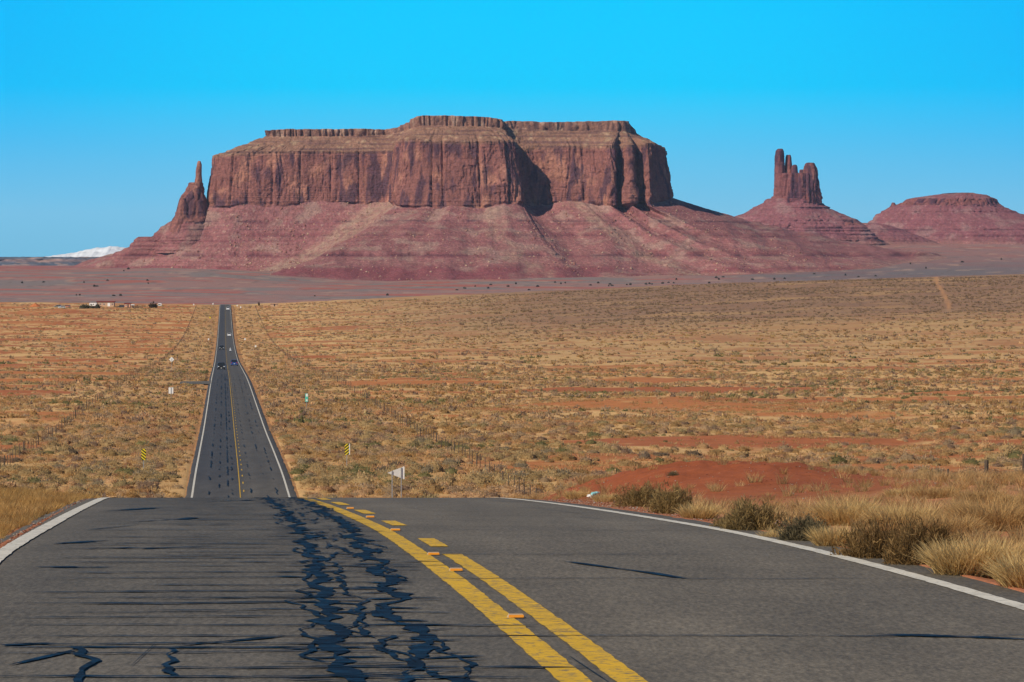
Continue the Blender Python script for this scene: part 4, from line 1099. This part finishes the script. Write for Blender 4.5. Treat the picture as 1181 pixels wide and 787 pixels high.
# ------------------------------------------------------------------ road signs
M_YEL = plain('yellow_sheeting', (.80, .62, .03), .5, 0, .05); M_BLK = plain('black_sheeting', (.02, .02, .02), .5)
M_GRN = plain('green_sheeting', (.10, .52, .40), .5, 0, .05); M_WHT = plain('white_sheeting', (.78, .77, .73), .5, 0, .05)
RZ = math.atan(.0753)
def sign_root(name, px, d, label, cat, group=None):
    X, D, z = at_depth(px, d); o = empty(name, (X, D, z), RZ); return tag(o, label, cat, group), X, D, z
def zof(py, d): return ZC+(HY-py)/F*d
# pennant seen from behind
o, X, D, z = sign_root('pennant_sign', 456.3, 289, 'pale triangular pennant sign seen from behind on two posts at the crest', 'road sign')
zc = zof(545.5, D)-z; m = MB(); m.prism([(-.62, 0), (.60, -.47), (.60, .47)], 0, .012); b = m.build('sign_panel', M_ALU, o, (0, 0, zc))
m = MB(); m.prism([(.60, -.48), (.66, -.48), (.66, .48), (.60, .48)], -.03, .014); m.build('edge_strip', M_WHT, o, (0, 0, zc))
for x, t in ((-.27, .14), (.42, .40)):
    m = MB(); m.box((x, -.04, (zc+t-.6)/2), (.07, .05, zc+t+.6)); m.build('post', M_STEEL, o)
# rectangular sign from behind
o, X, D, z = sign_root('rectangular_sign', 197.2, 620, 'small white rectangular sign seen from behind with its post down the middle', 'road sign')
zc = zof(450.6, D)-z; m = MB(); m.box((0, 0, zc), (.74, .012, 1.0)); m.build('sign_panel', M_WHT, o)
m = MB(); m.box((0, -.04, zc/2+.1), (.07, .05, zc+.8)); m.build('post', M_STEEL, o)
# diamond
o, X, D, z = sign_root('diamond_sign', 198, 950, 'pale diamond shaped warning sign seen from behind above the dry grass', 'road sign')
zc = zof(414.8, D)-z; m = MB(); m.prism([(-.66, 0), (0, -.66), (.66, 0), (0, .66)], 0, .012); m.build('sign_panel', M_WHT, o, (0, 0, zc))
m = MB(); m.box((0, -.04, zc/2), (.06, .05, zc+.5)); m.build('post', M_STEEL, o)
# striped object markers
def marker(px, py0, py1, d, lean, label, strip=False):
    o, X, D, z = sign_root('striped_marker', px, d, label, 'road marker')
    h = (py1-py0)/F*D; w = .37; zc = zof((py0+py1)/2, D)-z
    m = MB(); m.box((0, 0, zc), (w, .012, h)); p = m.build('marker_panel', M_YEL, o)
    m = MB()
    st = w*.9; bw = h/7.2
    for k in range(-1, 6):
        zb = zc-h/2+k*2*bw+.02; a = [(-w/2, zb), (w/2, zb+st*lean), (w/2, zb+st*lean+bw), (-w/2, zb+bw)] if lean > 0 else [(-w/2, zb-st*lean), (w/2, zb), (w/2, zb+bw), (-w/2, zb-st*lean+bw)]
        lo, hi = zc-h/2+.01, zc+h/2-.01
        # clip the band between the panel's lower and upper edge
        def clip(poly, sgn, lim):
            out = []
            for i in range(len(poly)):
                p0, p1 = poly[i], poly[(i+1) % len(poly)]; f0 = sgn*(p0[1]-lim); f1 = sgn*(p1[1]-lim)
                if f0 >= 0: out.append(p0)
                if f0*f1 < 0: t = f0/(f0-f1); out.append((p0[0]+(p1[0]-p0[0])*t, p0[1]+(p1[1]-p0[1])*t))
            return out
        a = clip(a, 1, lo); a = clip(a, -1, hi) if len(a) > 2 else a
        if len(a) > 2: m.prism(a, -.012, -.0085)
    m.build('stripes', M_BLK, o)
    if strip: m = MB(); m.box((w/2+.05, .02, zc), (.09, .02, h)); m.build('side_plate', M_WHT, o)
    m = MB(); m.box((0, .04, zc/2), (.06, .05, zc+.4)); m.build('post', M_STEEL, o)
marker(165.6, 517.8, 530.8, 330, -.95, 'yellow marker with black diagonal stripes on the orange slope across from the pennant sign')
marker(400.0, 512, 524.6, 345, .95, 'yellow marker with black diagonal stripes and a white edge, beside the pennant sign', True)
# green mile post
o, X, D, z = sign_root('mile_post', 353.6, 560, 'narrow green and white mile post standing among the scrub', 'mile post')
zc = zof(458.8, D)-z; m = MB(); m.box((0, 0, zc), (.42, .012, 1.2)); m.build('sign_panel', M_GRN, o)
m = MB(); m.box((.03, -.009, zc+.36), (.28, .006, .40)); m.box((.03, -.009, zc-.38), (.20, .006, .26)); m.build('white_figures', M_WHT, o)
m = MB(); m.box((0, .04, zc/2), (.06, .05, zc)); m.build('post', M_STEEL, o)
o, X, D, z = sign_root('diamond_sign', 242.3, 2300, 'tiny yellow diamond sign beside the farthest stretch of road', 'road sign')
zc = zof(366.5, D)-z; m = MB(); m.prism([(-.6, 0), (0, -.6), (.6, 0), (0, .6)], 0, .012); m.build('sign_panel', M_YEL, o, (0, 0, zc)); m = MB(); m.box((0, .04, zc/2), (.08, .05, zc)); m.build('post', M_STEEL, o)
for px, py, d, lab in ((240.5, 393.3, 1810, 'tiny white roadside sign left of the farther dark car'), (282.5, 393.3, 1810, 'tiny white roadside sign right of the small white car'),
                       (294.8, 402.5, 1590, 'tiny white roadside sign standing furthest out in the right hand verge'), (277.6, 356.8, 2700, 'tiny white sign just below the top of the road on its right'),
                       (273.6, 352.6, 2780, 'tiny white sign on the skyline of the plain right of the road end'), (223.4, 351.4, 2780, 'tiny white sign on the skyline where the left fence ends'),
                       (245.6, 350.6, 2790, 'tiny white sign on the skyline just left of the road end')):
    o, X, D, z = sign_root('small_sign', px, d, lab, 'road sign'); zc = max(1.0, zof(py, D)-z); s = .65 if d < 2000 else .8
    m = MB(); m.box((0, 0, zc), (s, .02, s*1.25)); m.build('sign_panel', M_WHT, o); m = MB(); m.box((0, .04, zc/2), (.08, .05, zc)); m.build('post', M_STEEL, o)

# ------------------------------------------------------------------ raised road studs
M_AMB = plain('amber_reflector', (.60, .22, .02), .4); M_STUD = plain('stud_housing', (.46, .33, .19), .7)
for px, py, lab in ((595, 713, 'amber road stud nearest the camera, between the two solid yellow lines'), (526, 659, 'amber road stud second from the camera, at the start of the right yellow line'),
                    (500, 640.5, 'amber road stud third from the camera, before the tip of the right line'), (456, 612.4, 'amber road stud between the two nearest yellow dashes'),
                    (427, 597.3, 'amber road stud between the second and third yellow dashes'), (404, 587.2, 'farthest amber road stud, between the third and fourth dashes')):
    dd = road_row(py); X = (px-CX)/F*dd; o = empty('road_stud', (X, dd, ZC+float(road_z(dd))+.004), RZ)
    tag(o, lab, 'road stud', 'amber studs along the centre line')
    m = MB(); m.box((0, .01, .011), (.115, .085, .022), 0, .82); m.build('stud_body', M_STUD, o)
    m = MB(); m.prism_x([(-.047, .004), (-.0445, .004), (-.0335, .021), (-.037, .021)], -.05, .05); m.build('reflector', M_AMB, o)

# ------------------------------------------------------------------ vehicles
M_TYRE = plain('tyre_rubber', (.02, .02, .02), .9); M_RIM = plain('alloy_rim', (.45, .45, .46), .35, .8)
M_GLASS, _nt, _b = new_mat('car_window_glass', .08); _b.inputs['Base Color'].default_value = (.02, .025, .03, 1); _b.inputs['Specular IOR Level'].default_value = .6
M_HEAD = plain('headlight_lens', (.8, .8, .78), .15, 0, .03); M_TAIL = plain('tail_light_lens', (.45, .02, .02), .25, 0, .03); M_TRIM = plain('black_trim', (.025, .025, .027), .6)
def car_paint(name, c):
    m, nt, b = new_mat(name, .28); b.inputs['Base Color'].default_value = (*c, 1); b.inputs['Coat Weight'].default_value = .5; b.inputs['Specular IOR Level'].default_value = .5; return m
def car(name, px_lane, d, facing_us, label, cat, pcol, L=4.6, Wd=1.85, H=1.5, suv=False, group='vehicles on the straight road'):
    lane = px_lane; x = float(road_x(d))+lane; sl_ = (float(road_z(d+3))-float(road_z(d-3)))/6
    o = empty(name, (x, d, ZC+float(road_z(d))), RZ); o.rotation_mode = 'XYZ'; o.rotation_euler = (math.atan(sl_), 0, RZ)
    if facing_us: o.rotation_euler = (-math.atan(sl_), 0, RZ+math.pi)
    tag(o, label, cat, group); pm = car_paint(name+'_paint', pcol)
    hb = .62*H if suv else .60*H; g = .20 if suv else .16; h = L/2; w = Wd/2
    # body: side profile lofted over several widths
    prof = [(-h, g+.12), (-h+.05, hb*.95), (-h+.35, hb+.05), (h-1.15, hb), (h-.25, hb*.88), (h, hb*.62), (h, g+.08), (h-.2, g), (-h+.2, g)]
    m = MB(); n = len(prof); secs = [(-w, .90), (-w*.92, .985), (-w*.5, 1.), (w*.5, 1.), (w*.92, .985), (w, .90)]; vs = []
    for xx, k in secs: vs += [(xx, y*(.93+.07*(k > .95)), g+(z-g)*k) for y, z in prof]
    fs = []
    for i in range(len(secs)-1): fs += [(i*n+j, i*n+(j+1) % n, (i+1)*n+(j+1) % n, (i+1)*n+j) for j in range(n)]
    fs += [tuple(range(n-1, -1, -1)), tuple(range((len(secs)-1)*n, len(secs)*n))]; m.add(vs, fs); m.build('body', pm, o)
    # cabin
    y0, y1, y2, y3 = (-h+.12, -h+.40, h-2.0, h-1.25) if suv else (-h+.55, -h+1.15, h-2.1, h-1.3)
    m = MB(); t = w*.80; bt = w*.94
    m.add([(-bt, y0, hb), (bt, y0, hb), (bt, y3, hb), (-bt, y3, hb), (-t, y1, H-.04), (t, y1, H-.04), (t, y2, H-.04), (-t, y2, H-.04)], [(0,1,5,4),(1,2,6,5),(2,3,7,6),(3,0,4,7),(4,5,6,7),(3,2,1,0)])
    m.build('cabin_windows', M_GLASS, o)
    m = MB(); m.box((0, (y1+y2)/2, H-.02), (2*t+.04, y2-y1+.12, .05), 0, .94)
    for sx in (-1, 1):
        m.cyl((sx*bt, y3, hb), (sx*t, y2, H-.03), .035, .035, 5); m.cyl((sx*bt, y0, hb), (sx*t, y1, H-.03), .05, .05, 5); m.cyl((sx*(bt+.005), (y0+y3)/2, hb), (sx*(t+.005), (y1+y2)/2, H-.03), .035, .035, 5)
    m.build('roof', pm, o)
    for sx in (-1, 1):
        for yy in (h-.85, -h+.85):
            wh = MB(); wh.cyl((sx*(w-.22), yy, .34), (sx*(w+.01), yy, .34), .34, .34, 16); wo_ = wh.build('wheel', M_TYRE, o)
            rm = MB(); rm.cyl((sx*(w-.02), yy, .34), (sx*(w+.02), yy, .34), .20, .18, 10); rm.build('rim', M_RIM, wo_)
        hl = MB(); hl.box((sx*w*.72, h-.01, hb*.70), (.36, .10, .16)); hl.build('headlight', M_HEAD, o)
        tl = MB(); tl.box((sx*w*.80, -h+.03, hb*.82), (.24, .10, .28 if suv else .18)); tl.build('tail_light', M_TAIL, o)
        mr_ = MB(); mr_.box((sx*(w+.09), y3-.35, hb+.08), (.18, .10, .13)); mr_.build('mirror', pm, o)
    gr = MB(); gr.box((0, h, hb*.55), (w*1.0, .05, .22)); gr.build('grille', M_TRIM, o)
    bp = MB(); bp.box((0, h-.04, g+.12), (w*1.8, .14, .18)); bp.box((0, -h+.10, g+.14), (w*1.8, .16, .2)); bp.build('bumper', M_TRIM, o)
    pl = MB(); pl.box((0, h+.035, g+.2), (.34, .02, .13)); pl.box((0, -h-.0, g+.42), (.34, .06, .15)); pl.build('number_plate', M_WHT, o)
def far_row(py, a, b):
    d = np.linspace(a, b, 3000); y = HY-road_z(d)/d*F; return float(np.interp(-py, -y, d))
car('dark_pickup', -1.85, far_row(426.3, 500, 1100), True, 'dark car with pale front coming towards us, nearest of the oncoming cars', 'car', (.018, .018, .02), 5.2, 2.0, 1.8, True)
car('blue_car', 1.85, far_row(421.2, 500, 1100), False, 'dark blue car driving away in the right lane, nearest in that lane', 'car', (.03, .06, .20), 4.8, 1.95, 1.75, True)
car('black_car', -1.85, far_row(403.4, 1100, 1900), True, 'dark oncoming car farther down, left lane next to the dip', 'car', (.02, .022, .026), 4.9, 1.95, 1.75, True)
car('white_car', 1.85, far_row(387.8, 1300, 2100), False, 'small white car in the right lane half way to the horizon', 'car', (.80, .80, .78), 4.7, 1.9, 1.6)
car('white_van', 1.75, far_row(357.6, 2000, 2780), False, 'white vehicle just below the far top of the road', 'van', (.82, .82, .80), 5.6, 2.3, 2.1, True)
def motorbike():
    d = far_row(406.2, 1200, 1900); x = float(road_x(d))+1.6; o = empty('motorcycle', (x, d, ZC+float(road_z(d))), RZ)
    tag(o, 'tiny pale motorcycle with rider in the right lane beyond the dark blue car', 'motorcycle', 'vehicles on the straight road')
    for yy in (.72, -.72):
        m = MB(); m.cyl((-.07, yy, .32), (.07, yy, .32), .32, .32, 14); m.build('wheel', M_TYRE, o)
    m = MB(); m.box((0, .05, .72), (.34, 1.25, .34), 0, .7); m.box((0, -.62, .72), (.8, .5, .42), 0, .85); m.cyl((0, .72, .32), (0, .45, 1.05), .05, .05, 6); m.cyl((-.38, .42, 1.05), (.38, .42, 1.05), .03, .03, 6); m.build('body', car_paint('pale_paint', (.6, .6, .6)), o)
    m = MB(); m.cyl((-.16, -.25, .9), (-.18, .15, .5), .10, .07, 8); m.cyl((.16, -.25, .9), (.18, .15, .5), .10, .07, 8); m.cyl((0, -.28, .85), (0, -.12, 1.4), .20, .24, 10)
    m.cyl((-.22, -.12, 1.36), (-.34, .35, 1.08), .07, .05, 8); m.cyl((.22, -.12, 1.36), (.34, .35, 1.08), .07, .05, 8); m.cyl((0, -.10, 1.38), (0, -.08, 1.50), .08, .08, 8); m.cyl((0, -.08, 1.48), (0, -.06, 1.74), .14, .12, 10)
    p = m.build('person', plain('grey_riding_clothes', (.45, .45, .47), .8), None, o.location); p.rotation_euler = o.rotation_euler; tag(p, 'rider in pale clothes sitting on the tiny motorcycle', 'person')
motorbike()

# ------------------------------------------------------------------ homestead on the edge of the plain
def P_h(px, d): X, D, z = at_depth(px, d); return X, D, z
M_ADOBE = plain('tan_plaster', (.52, .34, .22), .9); M_PINK = plain('pink_plaster', (.62, .33, .22), .9); M_RED = plain('dark_red_roofing', (.20, .028, .022), .7)
M_WSID = plain('white_siding', (.80, .79, .76), .6, 0, .05); M_DWOOD = plain('dark_boards', (.07, .05, .04), .9)
S27 = 2700/F
def house(name, px0, px1, h, depth, wall, roof, label, d=2700, doors=(), wins=(), pitched=False):
    w = (px1-px0)*d/F; X, D, z = P_h((px0+px1)/2, d); o = empty(name, (X, D, z)); tag(o, label, 'house' if 'camper' not in name and 'shed' not in name and 'trailer' not in name else ('shed' if 'shed' in name else 'trailer'))
    m = MB(); m.box((0, 0, h/2-.3), (w, depth, h+.6)); m.build('wall', wall, o)
    m = MB()
    if pitched: m.prism([(-w/2-.3, h+.012), (w/2+.3, h+.012), (w/2+.3, h+.12), (0, h+1.0), (-w/2-.3, h+.12)], -depth/2-.4, depth/2+.4)
    else: m.box((0, 0, h+.25), (w+.9, depth+.9, .5))
    m.build('roof', roof, o)
    for x, ww, hh, mt in doors: m = MB(); m.box((x*w, -depth/2-.03, hh/2+.05), (ww, .08, hh)); m.build('door', mt, o)
    for x, ww, zz in wins:
        m = MB(); m.box((x*w, -depth/2-.02, zz), (ww, .07, .9)); wi = m.build('window', M_WSID, o); m = MB(); m.box((x*w, -depth/2-.065, zz), (ww-.2, .03, .7)); m.build('pane', M_GLASS, wi)
    return o
house('long_house', 112.4, 132, 3.1, 7, M_ADOBE, M_RED, 'long low tan house with a flat dark red roof and a white door', 2700, [(.20, 1.8, 2.3, M_WSID)], [(-.3, 1.3, 1.6), (-.08, 1.3, 1.6), (.40, 1.2, 1.6)])
house('small_house', 144.2, 150.6, 2.7, 5, M_PINK, M_RED, 'small pinkish house with a dark red roof right of the long house', 2700, [(.1, .9, 2.0, M_DWOOD)], [(-.25, .9, 1.5)])
house('hut', 312, 320, 1.9, 4, M_ADOBE, M_ADOBE, 'small tan hut alone on the ridge right of the road end', 2770, [(.1, .9, 1.7, M_DWOOD)], [])
house('storage_shed', 152, 154.4, 1.9, 3, M_ADOBE, M_WSID, 'little pale shed standing against the small pinkish house', 2695, [(.0, .7, 1.6, M_DWOOD)], [])
def trailer(px0, px1, h, d, label):
    w = (px1-px0)*d/F; X, D, z = P_h((px0+px1)/2, d); o = empty('camping_trailer', (X, D, z)); tag(o, label, 'trailer')
    m = MB(); m.prism([(-w/2, .5), (w/2-.2, .5), (w/2, .9), (w/2-.1, h-.3), (w/2-.5, h), (-w/2+.5, h), (-w/2+.05, h-.35)], -1.2, 1.2); m.build('body', M_WSID, o)
    for x in (-.28, .05): m = MB(); m.box((x*w, -1.22, h*.62), (.9, .05, .6)); m.build('window', M_GLASS, o)
    m = MB(); m.box((.3*w, -1.22, h*.5), (.7, .05, h*.62)); m.build('door', M_ALU, o)
    for x in (-.12, .12): m = MB(); m.cyl((x*w, -1.15, .32), (x*w, -.9, .32), .33, .33, 10); m.build('wheel', M_TYRE, o)
trailer(103.2, 111.8, 2.6, 2690, 'white trailer parked against the end of the long red roofed house')
trailer(182.2, 186.6, 2.2, 2795, 'small white trailer standing apart between the round tree and the road')
def parked(px, d, label, c, rz):
    n0 = set(bpy.data.objects); car('parked_pickup', 0, d, False, label, 'pickup', c, 4.9, 1.9, 1.65, True, 'vehicles parked at the homestead')
    o = [x for x in bpy.data.objects if x not in n0 and x.parent is None][0]; X, D, z = P_h(px, d); o.location = (X, D, z+.05); o.rotation_euler = (0, 0, rz)
parked(139.3, 2690, 'dark pickup parked between the long house and the small pinkish house', (.03, .03, .035), 1.3)
parked(66.5, 2660, 'grey pickup parked farthest left on the orange plain', (.16, .17, .16), 1.5)
parked(71.3, 2640, 'white pickup parked beside the grey one on the orange plain', (.75, .74, .70), 1.9)
parked(76.5, 2655, 'rust coloured pickup parked right of the white one', (.45, .18, .10), 1.4)
def corral():
    X, D, z = P_h(159, 2690); o = empty('corral', (X, D, z)); tag(o, 'low dark board corral between the small pinkish house and the tree', 'corral')
    for x in np.linspace(-3.2, 3.2, 8): m = MB(); m.box((x, 0, .7), (.16, .16, 1.9)); m.build('post', M_DWOOD, o)
    for zz in (.45, .9, 1.35): m = MB(); m.box((0, -.1, zz), (6.6, .05, .3)); m.build('rail', M_DWOOD, o)
corral()
def heap():
    X, D, z = P_h(40.5, 2690); r = np.random.RandomState(3); n = 26; k = 8; R = []
    for i in range(k):
        t = i/(k-1); a = np.arange(n)/n*6.283; rr = (1-t)**.75; R.append(np.stack([np.cos(a)*4.2*rr*(1+.12*np.sin(a*3)), np.sin(a)*4*rr*(1+.1*np.sin(a*2+1)), 0*a+2.6*t**1.1-.4+.08*r.randn(n)], -1))
    V = np.array(R).reshape(-1, 3); o = link('dirt_heap', mesh_np('dirt_heap', V, quads=grid_quads(k, n, True), col=np.tile([.45, .15, .06], (len(V), 1)), mat=M_GROUND), None, (X, D, z)); tag(o, 'rounded orange heap of earth on the skyline left of the parked pickups', 'heap')
heap()

# ------------------------------------------------------------------ desert trees
M_BARK = plain('bark', (.10, .075, .055), .95)
_tree_m = {}
def juniper(px, d, w, h, label, group, col=(.055, .062, .035), seed=0, trunk=True, cat='tree', name='juniper'):
    X, D, z = at_depth(px, d); o = empty(name, (X, D, z-.1), seed*1.3); tag(o, label, cat, group)
    key = (seed % 4, col)
    if key not in _tree_m:
        V, T, br = leafy_proto(170, 700+seed % 4, .95, .24, True); V = V.copy(); V[:, 2] = V[:, 2]*.85+.12
        _tree_m[key] = mesh_np('crown', V, tris=T, col=br[:, None]*np.array(col)[None], mat=M_VEGI)
        m = MB(); m.cyl((0, 0, -.1), (.04, .02, .42), .09, .05, 7); m.cyl((0, 0, .15), (.3, .1, .55), .05, .02, 6); m.cyl((0, 0, .18), (-.28, -.12, .55), .05, .02, 6)
        me = bpy.data.meshes.new('trunk'); me.from_pydata(m.V, [], m.Fc); me.materials.append(M_BARK); _tree_m[(key, 't')] = me
    for nm, me in (('crown', _tree_m[key]), ('trunk', _tree_m[(key, 't')])):
        c = link(nm, me, o); c.scale = (w/2, w/2, h)
for i, (px, w, h, lab) in enumerate(((94.5, 4.0, 2.0, 'grey green tree leftmost of the row in front of the white trailer'), (99.5, 5.0, 2.6, 'grey green tree second in the row before the white trailer'),
                                     (105.5, 5.0, 2.0, 'grey green tree in front of the middle of the white trailer'), (112.5, 3.6, 2.8, 'grey green tree in front of the corner of the long house'))):
    juniper(px, 2610, w, h, lab, 'trees in front of the homestead', (.14, .135, .09), i)
juniper(177, 2700, 5.6, 3.4, 'dark round tree standing right of the corral', None, (.07, .055, .04), 2)
juniper(298.7, 2790, 1.6, 2.6, 'thin dusty bush sticking up on the skyline beside the tan hut', None, (.20, .14, .10), 1, cat='bush', name='tall_bush')
spots = [(640,326.5),(647,328),(652,327),(681,329.5),(690,327),(702,330.5),(703.5,328.5),(706,330),(723,329),(727,329),(745,328.5),(749,328),(752,328.5),(764,327.5),(771,326.5),(777,327),
         (780,323),(595,328),(566,329),(563,333),(548,331),(536,333),(527,335),(447,341),(363,342),(171,327.5),(143,313),(148,311),(170,324),(124,324),(112,330.8),(109,331),(97,326.5),(50,326),(25.5,327),
         (131,341.5),(139,341.5),(92,341),(88,341),(826,321),(834,320),(829,323),(818,327),(893,323),(939,316.5),(868,323),(990,320),(1010,319),(1068,310),(1050,305),(1155,300),(620,331),(610,335),(586,331),(975,318),(905,322),(1110,303)]
rr = random.Random(9)
for i, (px, py) in enumerate(spots):
    X, D = on_ground(px, py, 3200, 9500); s = D/F
    juniper(px, D, s*rr.uniform(1.6, 4.2), s*rr.uniform(1.2, 2.2), 'dark juniper dotted over the valley floor under the mesas', 'dark junipers on the valley floor', (.085, .08, .062), i)

# ------------------------------------------------------------------ litter on the shoulder
def litter():
    X, D = on_ground(681, 575.5); r = np.random.RandomState(8)
    import bmesh
    for nm, px, sc, c, lab, cat in (('crumpled_bag', 681, (.075, .05, .04), (.6, .59, .57), 'crumpled white and black bag lying on the shoulder by the mound', 'litter'), ('plastic_bottle', 686.5, None, (.25, .62, .66), 'pale blue plastic bottle lying beside the crumpled bag', 'bottle')):
        Xp = (px-CX)/F*(D+.4); z = float(ground_z(Xp, D+.4)); mt = plain(nm+'_skin', c, .4, 0, .25, 14)
        if sc:
            bm = bmesh.new(); bmesh.ops.create_icosphere(bm, subdivisions=3, radius=1)
            for v in bm.verts: k = 1+.35*float(noise(v.co.x*2, v.co.y*2, v.co.z*2, 7)); v.co = Vector((v.co.x*sc[0]*k, v.co.y*sc[1]*k, v.co.z*sc[2]*k))
            me = bpy.data.meshes.new(nm); bm.to_mesh(me); bm.free(); me.materials.append(mt); tag(link(nm, me, None, (Xp, D+.4, z+.035)), lab, cat)
        else:
            o = empty(nm, (Xp, D+.4, z+.10), .5); tag(o, lab, cat); m = MB(); m.cyl((-.08, 0, -.04), (.04, 0, -.02), .035, .035, 12); m.cyl((.04, 0, -.02), (.08, 0, -.012), .035, .012, 12); m.build('body', mt, o)
            m = MB(); m.cyl((.08, 0, -.012), (.10, 0, -.009), .014, .014, 10); m.build('cap', M_WHT, o)
litter()
